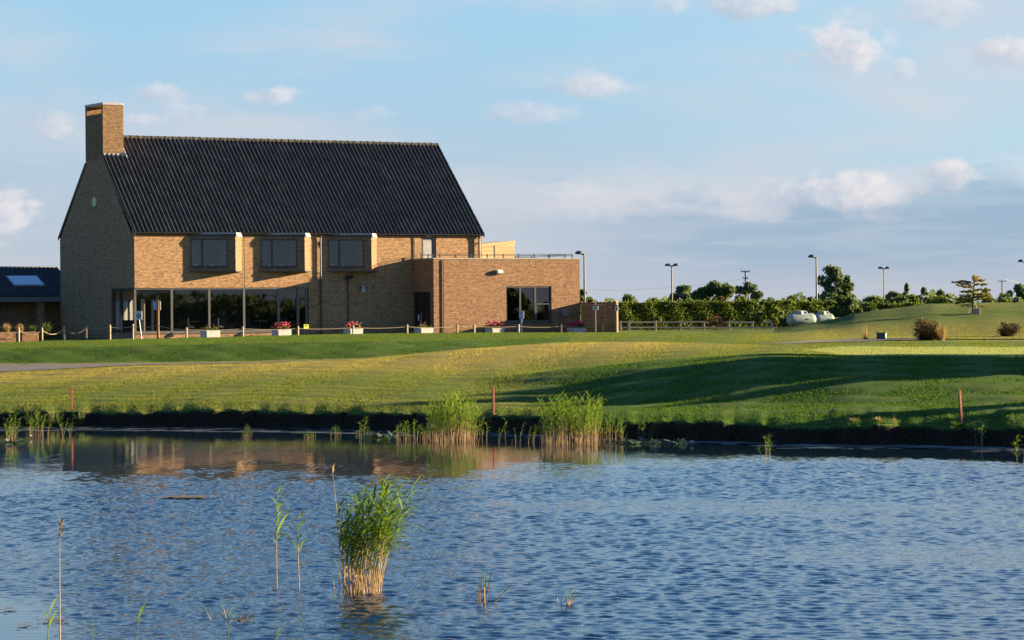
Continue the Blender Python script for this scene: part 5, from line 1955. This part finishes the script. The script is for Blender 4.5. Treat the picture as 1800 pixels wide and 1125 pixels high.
tree('tree', 'tallest bushy poplar right of the single headed lamp', 1468, 330, 467, 92, 'lf_grey', 4600, .30, g, .15, shape='loose', group=TG, blobs=30)
tree('pine_tree', 'dark ragged pine in front of the tall poplar', 1490, 203, 484, 82, 'lf_dark', 6500, .17, g, .05, 'cone', 'tree', TG, lean=0.0, blobs=34)
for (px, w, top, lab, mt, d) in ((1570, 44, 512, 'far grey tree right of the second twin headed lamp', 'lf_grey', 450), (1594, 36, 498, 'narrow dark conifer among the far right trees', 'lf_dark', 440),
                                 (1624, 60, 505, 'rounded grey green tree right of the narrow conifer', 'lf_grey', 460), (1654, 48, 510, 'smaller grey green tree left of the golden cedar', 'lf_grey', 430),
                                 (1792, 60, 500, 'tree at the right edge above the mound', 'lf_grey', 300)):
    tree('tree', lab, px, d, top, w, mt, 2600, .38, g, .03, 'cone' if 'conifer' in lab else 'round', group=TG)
for (px, w, top, lab, mt) in ((1540, 84, 519, 'dark leafy shrub behind the low hedge right of the pine', 'lf_mid'), (1580, 66, 520, 'leafy shrub left of the yellow green bush behind the mound', 'lf_mid'),
                              (1606, 46, 517, 'yellow green bush behind the mound', 'lf_hedge'), (1640, 84, 517, 'broad yellow green shrub at the top left of the mound', 'lf_hedge'),
                              (1692, 60, 517, 'dark shrub behind the golden cedar', 'lf_mid'), (1732, 40, 506, 'thin airy shrub right of the golden cedar', 'lf_grey'),
                              (1762, 66, 515, 'low shrub under the far power pole', 'lf_mid')):
    tree('shrub', lab, px, 232, top, w, mt, 2000, .18, g, 0, 'bush', 'shrub', TG)
# saplings before the hedge
for (px, w, top, n, mt, lab) in ((1260, 34, 551, 260, 'lf_red', 'small thin reddish sapling in front of the rail fence'), (1331, 36, 531, 900, 'lf_mid', 'young leafy tree at the right end of the rail fence'),
                                 (1364, 34, 540, 900, 'lf_hedge', 'young yellow green tree left of the gas tanks')):
    tree('sapling', lab, px, 187.5, top, w, mt, n, .12, g, .25, 'round', 'tree', 'saplings near the rail fence')

# long field hedgerow on the horizon
def far_wood():
    gen = np.random.default_rng(77)
    n = 15000
    u = gen.uniform(-600, 2500, n); d = 900 + gen.uniform(0, 60, n)
    x = (u - 900) / FPX * d
    hgt = 4.0 + 1.6 * np.sin(u / 37.0) + 1.2 * np.sin(u / 13.0 + 1) + .8 * np.sin(u / 5.3)
    p = np.stack([x, d, 2.0 + gen.random(n) ** .7 * hgt], 1)
    av = gen.normal(size=(n, 3)); av /= np.linalg.norm(av, axis=1, keepdims=True)
    bv = np.cross(av, gen.normal(size=(n, 3))); bv /= np.linalg.norm(bv, axis=1, keepdims=True)
    s = 1.1 * gen.uniform(.6, 1.4, n)[:, None]
    q = np.stack([p - av * s * .6, p + bv * s * .5, p + av * s * .6, p - bv * s * .5], 1)
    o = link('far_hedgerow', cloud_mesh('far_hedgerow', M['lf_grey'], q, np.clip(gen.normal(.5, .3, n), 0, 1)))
    tag(o, kind='stuff')


far_wood()

# golden cedar held by stakes on the mound
def golden_cedar():
    d = 178.0
    base = ground_at_px(1711, d)
    zt = at(1711, 487, d).z - base.z
    gen = np.random.default_rng(5)
    t = thing('golden_cedar', 'small golden cedar with tiered branches held by stakes on the mound', 'tree', base)
    MB().tube([(0, 0, -.2), (-.02, 0, zt * .35), (.02, 0, zt * .65), (0.12, 0, zt)], [.07, .06, .045, .01], 8).build('trunk', M['bark'], t)
    br = MB(); Q, T_ = [], []
    tiers = [(.40, -1, 1.15, .0), (.40, 1, 1.30, -.05), (.46, 1, .8, 0), (.55, 1, 1.05, -.10), (.60, -1, .75, 0), (.66, 1, .95, -.06), (.72, -1, 1.0, .12), (.78, -1, 1.25, .22), (.80, 1, .9, -.02),
             (.86, -1, .8, .1), (.90, 1, .75, .03), (.95, 1, .35, .1), (1.0, 1, .25, .08), (.35, -1, 1.1, -.12), (.22, 1, .8, -.05), (.24, -1, .9, -.05)]
    for (fz_, sx, ln, rise) in tiers:
        z0 = zt * fz_
        ly = gen.uniform(-.5, .5)
        end = (sx * ln, ly, z0 + rise)
        br.tube([(0, 0, z0 - .1), (sx * ln * .5, ly * .5, z0 + .04 + rise * .5), end], [.028, .018, .006], 5)
        m = 10
        cen = np.stack([np.linspace(.15, 1, m) * end[0], np.linspace(.15, 1, m) * end[1], z0 + np.linspace(0, 1, m) * rise + gen.normal(0, .03, m)], 1)
        rad = np.stack([np.full(m, .13), np.full(m, .15), np.full(m, .06)], 1)
        q, tn = leaf_cloud(230 if fz_ > .3 else 70, cen, rad, .085, gen=gen, shell=.0)
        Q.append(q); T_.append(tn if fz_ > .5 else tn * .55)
    br.build('branches', M['bark'], t)
    link('crown', cloud_mesh('crown', M['lf_gold'], np.concatenate(Q), np.concatenate(T_)), t)
    for (sx, sy) in ((-.42, -.2), (.32, -.25), (.05, .4)):
        MB().tube([(sx, sy, -.15), (sx * .25, sy * .2, zt * .30)], .03, 8).build('stake', M['rail'], t)
    MB().bbox(-.06, .34, -.55, -.30, -.1, .30, .02).build('weight_block', M['coping'], t)


golden_cedar()


def scrub(px, d, ytop, wpx, label, n_dark, gen, dry_side=True, mat='lf_brown'):
    base = ground_at_px(px, d)
    Ht = at(px, ytop, d).z - base.z
    R = wpx / FPX * d / 2
    t = thing('scrub_bush', label, 'bush', base)
    cen = np.stack([gen.uniform(-.75, .55, 18) * R, gen.uniform(-.5, .5, 18) * R, gen.uniform(.12, .8, 18) * Ht], 1)
    cen[:, 0] *= (1.1 - .5 * cen[:, 2] / Ht)
    q, tn = leaf_cloud(n_dark, cen, np.stack([np.full(18, R * .3), np.full(18, R * .3), np.full(18, Ht * .17)], 1), .085, gen=gen, shell=.1)
    q[:, :, 2] = np.maximum(q[:, :, 2], .01)
    link('foliage', cloud_mesh('foliage', M[mat], q, tn), t)
    q, tn = tuft(520, Ht * .95, R * 1.15, .013, gen, .35)
    q[:, :, 0] -= R * .2
    link('shoots', cloud_mesh('shoots', M['lf_brown'], q, tn), t)
    tw = MB()
    for k in range(26):
        a = gen.uniform(0, 6.283); ln = gen.uniform(.5, 1.05)
        tw.tube([(0, 0, 0), (.35 * R * math.cos(a) * ln, .3 * R * math.sin(a), Ht * .5 * ln), (R * .75 * math.cos(a) * ln, R * .4 * math.sin(a), Ht * ln)], [.02, .012, .004], 4, False)
    tw.build('twigs', M['bark'], t)
    if dry_side:
        q, tn = tuft(420, Ht * .80, R * .55, .010, gen, .3)
        q[:, :, 0] += R * .55; q[:, :, 1] -= R * .25
        link('dry_grass', cloud_mesh('dry_grass', M['lf_dry'], q, tn), t)


gen = np.random.default_rng(9)
scrub(1634, 150, 556, 66, 'dark twiggy bush with dry yellow grass on its right side', 1500, gen)
scrub(1776, 163, 562, 56, 'dark twiggy low bush at the right edge below the mound', 700, gen, False)
base = ground_at_px(1521, 151.5)
t = thing('dry_weed', 'thin dry weed on a small mound left of the green cabinet', 'plant', base)
q, tn = tuft(90, at(1521, 566, 151.5).z - base.z, .25, .006, gen, .15)
link('stalks', cloud_mesh('stalks', M['lf_dry'], q, tn), t)
q, tn = tuft(160, .22, .30, .010, gen, .5)
link('leaves', cloud_mesh('leaves', M['lf_dry'], q, tn), t)

# trees standing to the right outside the picture; their long shadows cross the slope
g = np.random.default_rng(55)
OFFT = ((30, 83.4, 3.4, 2.4), (31, 86, 4.0, 2.6), (36, 104.2, 6.7, 6.8), (37.5, 108, 6.6, 6.6), (37, 111.5, 5.8, 5.4), (35, 100.8, 5.6, 5.6), (34, 97.6, 4.6, 5.0), (38, 114.5, 4.8, 5.0), (35, 156, 3.4, 4.0))
for i, (x, d, h, w) in enumerate(OFFT):
    tree('tree', '%s bushy green tree from the water on the slope to the right' % ['first', 'second', 'third', 'fourth', 'fifth', 'sixth', 'seventh', 'eighth', 'ninth'][i], 0, d, 0, 0, 'lf_mid', 9000, .36, g, .0, group='trees to the right of the slope', x=x, height=h, width=w, blobs=40)
# wood on the far right, seen mirrored in the clubhouse glass
def side_wood():
    gen = np.random.default_rng(78)
    n = 16000
    t = gen.random(n)
    x = 58 + 40 * t + gen.uniform(0, 6, n); d = 168 - 120 * t + gen.uniform(-3, 3, n)
    hgt = np.where((t < 0.33) | ((t > .437) & (t < .50)), 1.75, 3.15) + np.where(t < .33, .35, .5) * (.7 * np.sin(t * 60) + .5 * np.sin(t * 157 + 1) + .3 * np.sin(t * 323))
    p = np.stack([x, d, 1.9 + gen.random(n) * hgt], 1)
    av = gen.normal(size=(n, 3)); av /= np.linalg.norm(av, axis=1, keepdims=True)
    bv = np.cross(av, gen.normal(size=(n, 3))); bv /= np.linalg.norm(bv, axis=1, keepdims=True)
    s = .5 * gen.uniform(.6, 1.4, n)[:, None]
    q = np.stack([p - av * s * .6, p + bv * s * .5, p + av * s * .6, p - bv * s * .5], 1)
    o = link('side_wood', cloud_mesh('side_wood', M['lf_dark'], q, np.clip(gen.normal(.4, .3, n), 0, 1)))
    tag(o, kind='stuff')


side_wood()

# ------------------------------------------------------------------ marker stakes
for (px, yt, yb, lab) in ((125, 678, 718, 'red painted marker stake on the bank at the far left'), (867, 681, 728, 'red painted marker stake beside the left reed bed'),
                          (1690, 689, 746, 'leaning red painted marker stake on the bank at the right')):
    d = float(np.interp(px, PXC, WL)) + 1.0
    base = ground_at_px(px, d)
    h = (yb - yt) / FPX * d + .06
    t = thing('marker_stake', lab, 'stake', (base.x, base.y, base.z - .03), 0, 'red marker stakes along the water')
    m_ = MB()
    tilt = -0.07 if px > 1600 else (-.02 if px > 800 else 0.0)
    m_.tube([(0, 0, -.25), (tilt * h, 0, h)], 0.04, 4)
    m_.build('shaft', M['red'], t)
    MB().tube([(tilt * h, 0, h), (tilt * h * 1.03, 0, h + .012)], [.041, .03], 4).build('tip', M['red'], t)


# ------------------------------------------------------------------ reeds
def reed_mesh(name, h, gen, nleaf=9, lean=(0.0, 0.0), wind=0.25, dry=0.42, plume=False, sw=0.006, lf=1.0, lw=1.0, droop=.45):
    m_ = MB()
    pts = []
    bend = gen.normal(0, .03)
    for s in range(6):
        t = s / 5
        pts.append((lean[0] * t * h + bend * t * t * h + wind * .25 * t ** 2.2 * h, lean[1] * t * h, h * t - (.25 if s == 0 else 0)))
    k = 3
    m_.cur = 0
    m_.tube(pts[:k + 1], [sw, sw, sw * .9, sw * .85], 5, False)
    m_.cur = 1 if not plume else 0
    m_.tube(pts[k:], [sw * .85, sw * .6, sw * .3], 5, False)
    m_.cur = 1
    for i in range(nleaf):
        t = dry + (1 - dry) * (i + .5) / nleaf
        f = t * 5; j = min(4, int(f)); w = f - j
        p = Vector(pts[j]).lerp(Vector(pts[j + 1]), w)
        a = gen.uniform(-1.1, 1.1) + (0 if gen.random() < .74 else math.pi)
        ln = h * gen.uniform(.20, .34) * (1.15 - .35 * t) * lf
        up = gen.uniform(.55, 1.15)
        dr = Vector((math.cos(a), math.sin(a) * .9, 0))
        side = Vector((-dr.y, dr.x, .25)).normalized()
        wd = gen.uniform(.008, .015) * (0.75 + .25 * h) * lw
        prev = None
        for s in range(5):
            q = s / 4
            c = p + dr * (ln * q * (.50 + wind * .5)) + Vector((0, 0, ln * (up * q - droop * q * q)))
            ww = wd * (math.sin(math.pi * min(1, .18 + .82 * q)) if q < 1 else .02)
            cur = (c - side * ww, c + side * ww)
            if prev: m_.face([prev[0], prev[1], cur[1], cur[0]])
            prev = cur
    if plume:
        m_.cur = 0
        top = Vector(pts[-1])
        for _ in range(14):
            d_ = Vector((gen.normal(0, .3) + .2, gen.normal(0, .3), 1)).normalized()
            s_ = top + Vector((0, 0, gen.uniform(-.06, .05)))
            e = s_ + d_ * gen.uniform(.04, .09)
            m_.tube([s_, (s_ + e) / 2, e], [.003, .0055, .001], 4, False)
    return m_.mesh(name, [M['stem_dry'], M['lf_reed']])


gen = np.random.default_rng(101)
REED = [reed_mesh('reed', 1.0, gen, 8 + k % 4, (gen.normal(0, .07), gen.normal(0, .05)), .15 + .15 * gen.random(), .34, lw=1.0, sw=.0045, droop=.3 + .3 * gen.random()) for k in range(14)]
REED_FG = [reed_mesh('reed', 1.0, gen, 11, (gen.normal(.03, .06), gen.normal(0, .05)), .35 + .45 * gen.random(), .42, sw=.0045, lf=1.3, lw=0.95, droop=.6) for k in range(14)]
DRY = [reed_mesh('dry_stem', 1.0, gen, 0, (gen.normal(0, .09), gen.normal(0, .05)), .1, .5, sw=.005) for k in range(5)]


def water_at(px, py):
    r = ray(px, py); k = -CAM_H / r[2]
    return Vector((r[0] * k, k, 0.0))


def clump(name, label, px0, px1, ywat, ytops, n, meshes, depth, gen, group=None, ndry=0, fan=.10):
    """reeds standing in water between two pixel columns; ytops = list of (px, y of tips)"""
    c = water_at((px0 + px1) / 2, ywat)
    t = thing(name, label, 'reeds', c, 0, group)
    w = (px1 - px0) / FPX * c.y
    for i in range(n + ndry):
        f = gen.random()
        px = px0 + (px1 - px0) * f
        yt = np.interp(px, [p[0] for p in ytops], [p[1] for p in ytops])
        h = (at(px, yt, c.y).z) * (gen.uniform(.55, 1.08) if gen.random() < .8 else gen.uniform(.95, 1.18))
        dry = i >= n
        if dry: h *= gen.uniform(.35, .6)
        me = (DRY if dry else meshes)[int(gen.integers(len(DRY if dry else meshes)))]
        link('dry_stem' if dry else 'reed', me, t, ((f - .5) * w, gen.uniform(-.5, .5) * depth, -.05), (gen.normal(0, .03), gen.normal(0, .03) + (f - .5) * fan, gen.normal(0, .5)), (gen.uniform(.9, 1.2) * (h * .4 + .6),) * 2 + (h + .05,))
    return t


gen = np.random.default_rng(202)
clump('reed_bed', 'dense left reed bed at the far bank beside the red stake', 752, 836, 776, [(740, 726), (765, 705), (800, 698), (836, 712)], 150, REED, 1.6, gen, 'reed beds at the far bank', 25)
clump('reed_bed', 'thin left fringe of the left reed bed under the bank', 695, 752, 773, [(695, 748), (730, 736), (752, 724)], 24, REED, 1.2, gen, 'reed beds at the far bank', 12)
clump('reed_bed', 'loose reeds between the two reed beds at the far bank', 838, 945, 778, [(838, 738), (880, 745), (945, 742)], 13, REED, 1.6, gen, 'reed beds at the far bank', 6)
clump('reed_bed', 'dense right reed bed at the far bank', 948, 1052, 782, [(948, 712), (985, 704), (1045, 704)], 165, REED, 1.6, gen, 'reed beds at the far bank', 25)
clump('reed_bed', 'thin right fringe of the right reed bed', 1050, 1095, 778, [(1050, 712), (1095, 732)], 22, REED, 1.2, gen, 'reed beds at the far bank', 8)
for (px, y0, y1, n, lab) in ((1110, 772, 728, 5, 'few tall reeds right of the right reed bed'), (1131, 774, 732, 4, 'slim reed tuft left of the lily pads'), (1152, 773, 742, 3, 'slim reed tuft behind the lily pads'),
                             (1348, 804, 764, 7, 'isolated small reed tuft in the water at the right'), (1725, 786, 744, 4, 'single reed tuft below the right red stake'), (1797, 818, 770, 3, 'reed tuft at the right edge of the water'),
                             (432, 770, 748, 12, 'short bright tuft in the water under the left bank'), (20, 778, 732, 16, 'reed tuft at the left edge of the far bank'), (55, 768, 730, 5, 'thin reeds right of the left edge tuft'),
                             (70, 768, 722, 6, 'pair of tall reeds in the water at the left bank'), (82, 768, 728, 4, 'short reeds before the shaded left bank'), (117, 768, 728, 5, 'reeds just left of the left red stake'),
                             (545, 770, 756, 14, 'low bright shoots in the water under the middle bank'), (590, 766, 748, 8, 'low tuft left of the left reed bed'), (640, 770, 738, 6, 'bent reeds left of the left reed bed')):
    clump('reed_tuft', lab, px - 9, px + 9, y0, [(px - 9, y1 + 3), (px, y1), (px + 9, y1 + 4)], n, REED, .5, gen, 'small reed tufts along the far bank')
# the clump standing in the water in front
fg = clump('reed_clump', 'large reed clump standing in the water in the foreground', 606, 668, 1042, [(606, 905), (632, 868), (668, 862)], 78, REED_FG, .55, gen, None, 34, .22)
c = water_at(609, 1036)
t = thing('tall_reed', 'tall dry reed with pale seed head at the left of the foreground clump', 'reed', c)
hr = at(582, 830, c.y).z
link('stalk', reed_mesh('stalk', hr, gen, 0, (-.125, 0), -.05, .5, True, .006), t)
for (px, y0, y1, lx, nl, lab) in ((487, 1034, 866, -.02, 8, 'taller single reed left of the foreground clump'), (527, 1038, 903, -.06, 7, 'shorter single reed left of the foreground clump')):
    c = water_at(px, y0)
    t = thing('single_reed', lab, 'reed', c)
    h = at(px, y1, c.y).z
    link('stalk', reed_mesh('stalk', h, gen, nl + 4, (lx, 0), .05, .45, False, .006, 1.25, 1.5, .5), t)
# dry sticks
for (sx, y0, y1, n, wpx, lab, mts) in ((851, 1062, 1000, 6, 40, 'group of dry broken stems standing in the water right of the foreground clump', DRY), (993, 1062, 1036, 7, 28, 'small yellow stems in the water at the bottom middle', DRY),
                                       (598, 1036, 1000, 4, 26, 'few short dry stems at the foot of the foreground clump', DRY), (662, 1032, 985, 5, 14, 'short dry stems right of the foreground clump', DRY)):
    c = water_at(sx, y0)
    t = thing('dry_stem_tuft', lab, 'stems', c, 0, 'dry stems standing in the water')
    h = at(sx, y1, c.y).z
    for i in range(n):
        link('dry_stem', mts[i % len(mts)], t, (gen.uniform(-.5, .5) * wpx / FPX * c.y, gen.uniform(-.2, .2), -.05), (gen.normal(0, .08), gen.normal(0.05, .10), gen.uniform(0, 6)), (1.7, 1.7, h * gen.uniform(.55, 1.1) + .05))
# near shore plants at the bottom edge
def near_plant(px, ytop, d, lab, nleaf, name='shore_reed', lean=0.02, plume=False, dryness=.75):
    x = (px - 900) / FPX * d
    zb = float(np.interp(d, [0, 6, 18, 24, 27], [1.9, 1.7, .9, .25, 0.0]))
    h = at(px, ytop, d).z - zb
    t = thing(name, lab, 'reed', (x - lean * h, d, zb - .02), 0)
    link('stalk', reed_mesh('stalk', h, gen, nleaf, (lean, 0), .02, dryness, plume, .006), t)


near_plant(95, 930, 24.5, 'very tall dry reed with drooping seed head at the left foreground', 0, 'shore_reed', -.02, True)
near_plant(80, 1062, 25.5, 'green shore reed beside the tall dry stalk at the bottom left', 5, 'shore_reed', .04, False, .8)
near_plant(160, 1092, 25.5, 'short dry cut stem at the bottom left', 0, 'shore_reed', .02)
near_plant(232, 1068, 25.5, 'green shore reed at the bottom left of the water', 4, 'shore_reed', .05, False, .85)
near_plant(390, 1072, 25.8, 'green shore reed near the floating broken stems', 2, 'shore_reed', -.05, False, .85)
near_plant(468, 1112, 26, 'tip of a green shore reed at the bottom edge', 3, 'shore_reed', .02, False, .9)
c = water_at(425, 1090)
t = thing('broken_stem_tuft', 'bundle of broken dry stems leaning out of the water at the bottom left', 'stems', c)
for i in range(7):
    link('dry_stem', DRY[i % 5], t, (gen.uniform(-.06, .04), gen.uniform(-.05, .05), -.04), (gen.normal(0, .1), .75 + gen.normal(0, .15), 0), (1, 1, gen.uniform(.16, .26)))
for (dx, h) in ((-.18, .30), (-.19, .22), (-.36, .24)):
    link('dry_stem', DRY[2], t, (dx, 0, -.04), (0, gen.normal(0, .1), 0), (1, 1, h))

# weeds and grasses on the bank edge
gen = np.random.default_rng(303)
def bank_fringe():
    Q, T_ = [], []
    for _ in range(150):
        u = gen.uniform(-10, 1810)
        d = float(np.interp(u, U, Dt[:, 2])) + gen.uniform(-.12, .5)
        x = (u - 900) / FPX * d
        z = gz(x, d)
        q, tn = tuft(int(gen.integers(4, 10)), gen.uniform(.04, .11), .10, .006, gen, .5, 2)
        if gen.random() < .5:
            q[:, :, 1] -= .06; 
        Q.append(q + np.array([x, d, z - .02])); T_.append(tn)
    o = link('bank_grass', cloud_mesh('bank_grass', M['lf_mid'], np.concatenate(Q), np.concatenate(T_)))
    tag(o, kind='stuff')


bank_fringe()
for (px, yt, n, sp, mt, lab) in ((1678, 737, 130, .28, 'lf_reed', 'bright green grass tuft left of the right red stake'), (1543, 738, 60, .18, 'lf_dry', 'dry grass tuft on the right bank'),
                                 (1572, 724, 14, .06, 'lf_dry', 'single tall dry weed on the right bank'), (1780, 722, 16, .06, 'lf_reed', 'single tall green weed at the right edge of the bank'),
                                 (1500, 736, 40, .3, 'lf_dry', 'sparse dry weeds left of the tall dry weed'), (1168, 738, 30, .2, 'lf_reed', 'broad leaved weed on the bank above the lily pads'),
                                 (1455, 738, 24, .2, 'lf_dry', 'thin dry stalks on the bank at the centre right')):
    d = float(np.interp(px, PXC, WL)) + .75
    b_ = ground_at_px(px, d)
    h = max(.15, at(px, yt, d).z - b_.z)
    q, tn = tuft(n, h, sp, .008, gen, .3)
    o = link('bank_weed', cloud_mesh('bank_weed', M[mt], q, tn), None, b_)
    tag(o, lab, 'weed', 'weeds along the edge of the bank')
# hanging grass and rushes on the shaded bank at the left
for (px, n) in ((50, 14), (95, 24), (140, 16)):
    d = float(np.interp(px, PXC, WL)) - .05
    x = (px - 900) / FPX * d
    q, tn = tuft(n * 3, .62 + .2 * gen.random(), .35, .010, gen, .5)
    o = link('bank_rushes', cloud_mesh('bank_rushes', M['lf_mid'], q, tn), None, (x, d, .08))
    tag(o, 'green rushes on the dark bank ' + {50: 'behind the left edge tuft', 95: 'left of the left red stake', 140: 'right of the left red stake', 530: 'above the low bright shoots', 570: 'left of the low tuft by the reed bed', 280: 'between the left stake and the short bright tuft'}[px], 'rushes', 'rushes on the dark bank')

# lily pads
def pad_mesh(gen):
    m_ = MB()
    n = 14
    r = 1.0
    pts = []
    for k in range(n + 1):
        a = .25 + (2 * math.pi - .5) * k / n
        rr = r * gen.uniform(.92, 1.06)
        pts.append((rr * math.cos(a), rr * math.sin(a), gen.uniform(0, .10)))
    for k in range(n):
        m_.face([(0, 0, .02), pts[k], pts[k + 1]])
    return m_.mesh('lily_pad', M['lily'])


PADS = [pad_mesh(gen) for _ in range(5)]
for (px0, px1, y0, y1, n, lab) in ((1070, 1208, 775, 782, 46, 'patch of raised lily pads right of the right reed bed'), (630, 700, 762, 774, 22, 'patch of lily pads left of the left reed bed'), (12, 40, 776, 783, 8, 'small lily pad patch at the left edge')):
    c = water_at((px0 + px1) / 2, (y0 + y1) / 2)
    t = thing('lily_patch', lab, 'lily pads', c, 0, 'lily pad patches')
    for i in range(n):
        p = water_at(gen.uniform(px0, px1), gen.uniform(y0, y1)) - c
        s = gen.uniform(.08, .13)
        link('lily_pad', PADS[i % 5], t, (p.x, p.y, gen.uniform(.02, .07)), (gen.normal(.15, .25), gen.normal(0, .3), gen.uniform(0, 6)), (s, s, s))
for (px, y, lab) in ((54, 771, 'white water lily bloom beside the left reeds'), (12, 779, 'white water lily bloom at the left edge tuft'), (1217, 782, 'white water lily bloom at the right end of the lily pads')):
    c = water_at(px, y)
    m_ = MB()
    for ring, (r0, up) in enumerate(((.06, .05), (.04, .08))):
        for k in range(8):
            a = k * math.pi / 4 + ring * .4
            d_ = Vector((math.cos(a), math.sin(a), 0)); s_ = Vector((-d_.y, d_.x, 0)) * .022
            m_.face([(0, 0, .02), d_ * r0 * .6 + s_ + Vector((0, 0, .02 + up * .5)), d_ * r0 + Vector((0, 0, .02 + up)), d_ * r0 * .6 - s_ + Vector((0, 0, .02 + up * .5))])
    o = m_.build('water_lily', M['white']); o.location = c + Vector((0, 0, .02))
    tag(o, lab, 'flower', 'white water lily blooms')


# thin mats of weed and foam lying on the calm water below the bank
def scum():
    Q = []
    for _ in range(900):
        u = gen.uniform(-20, 1820)
        W_ = float(shore(u))
        left = u < 720
        off = abs(gen.normal(0, .8)) + .35 if not left else gen.choice([gen.uniform(.4, 3.6), 3.6 + abs(gen.normal(0, .25))])
        if 720 < u < 1100 and gen.random() < .3: continue
        if not left and gen.random() < .25: off = gen.uniform(.3, 2.6)
        d = W_ - off
        x = (u - 900) / FPX * d
        ln = gen.uniform(.10, .55); wd = gen.uniform(.02, .07)
        n = 8
        pts = [(x + ln * math.cos(2 * math.pi * k / n) * gen.uniform(.6, 1.1), d + wd * math.sin(2 * math.pi * k / n) * gen.uniform(.5, 1.3), .012 + .002 * gen.random()) for k in range(n)]
        Q.append(pts)
    o = link('floating_weed', tri_mesh('floating_weed', np.array(Q), M['weed'], 8))
    tag(o, kind='stuff')


scum()
# brown algae patch out on the pond
Q = []
for _ in range(60):
    p = water_at(gen.normal(326, 22), gen.normal(875, 1.3))
    n = 8; ln = gen.uniform(.05, .18); wd = gen.uniform(.03, .10)
    Q.append([(p.x + ln * math.cos(2 * math.pi * k / n), p.y + wd * math.sin(2 * math.pi * k / n), .028 + .004 * gen.random()) for k in range(n)])
o = link('algae_patch', tri_mesh('algae_patch', np.array(Q), M['mud'], 8))
tag(o, 'brown patch of algae floating on the open water at the left', 'algae', kind=None)
Q = []
for (cx, cy, n_) in ((95, 1093, 30), (20, 1072, 14), (50, 1100, 14), (420, 1092, 16), (500, 1036, 8), (603, 1074, 5)):
    for _ in range(n_):
        p = water_at(gen.normal(cx, 14), gen.normal(cy, 1.6))
        ln = gen.uniform(.015, .06); wd = gen.uniform(.01, .04)
        Q.append([(p.x + ln * math.cos(2 * math.pi * k / 8), p.y + wd * math.sin(2 * math.pi * k / 8), .02 + .004 * gen.random()) for k in range(8)])
o = link('drifting_debris', tri_mesh('drifting_debris', np.array(Q), M['mud'], 8))
tag(o, kind='stuff')
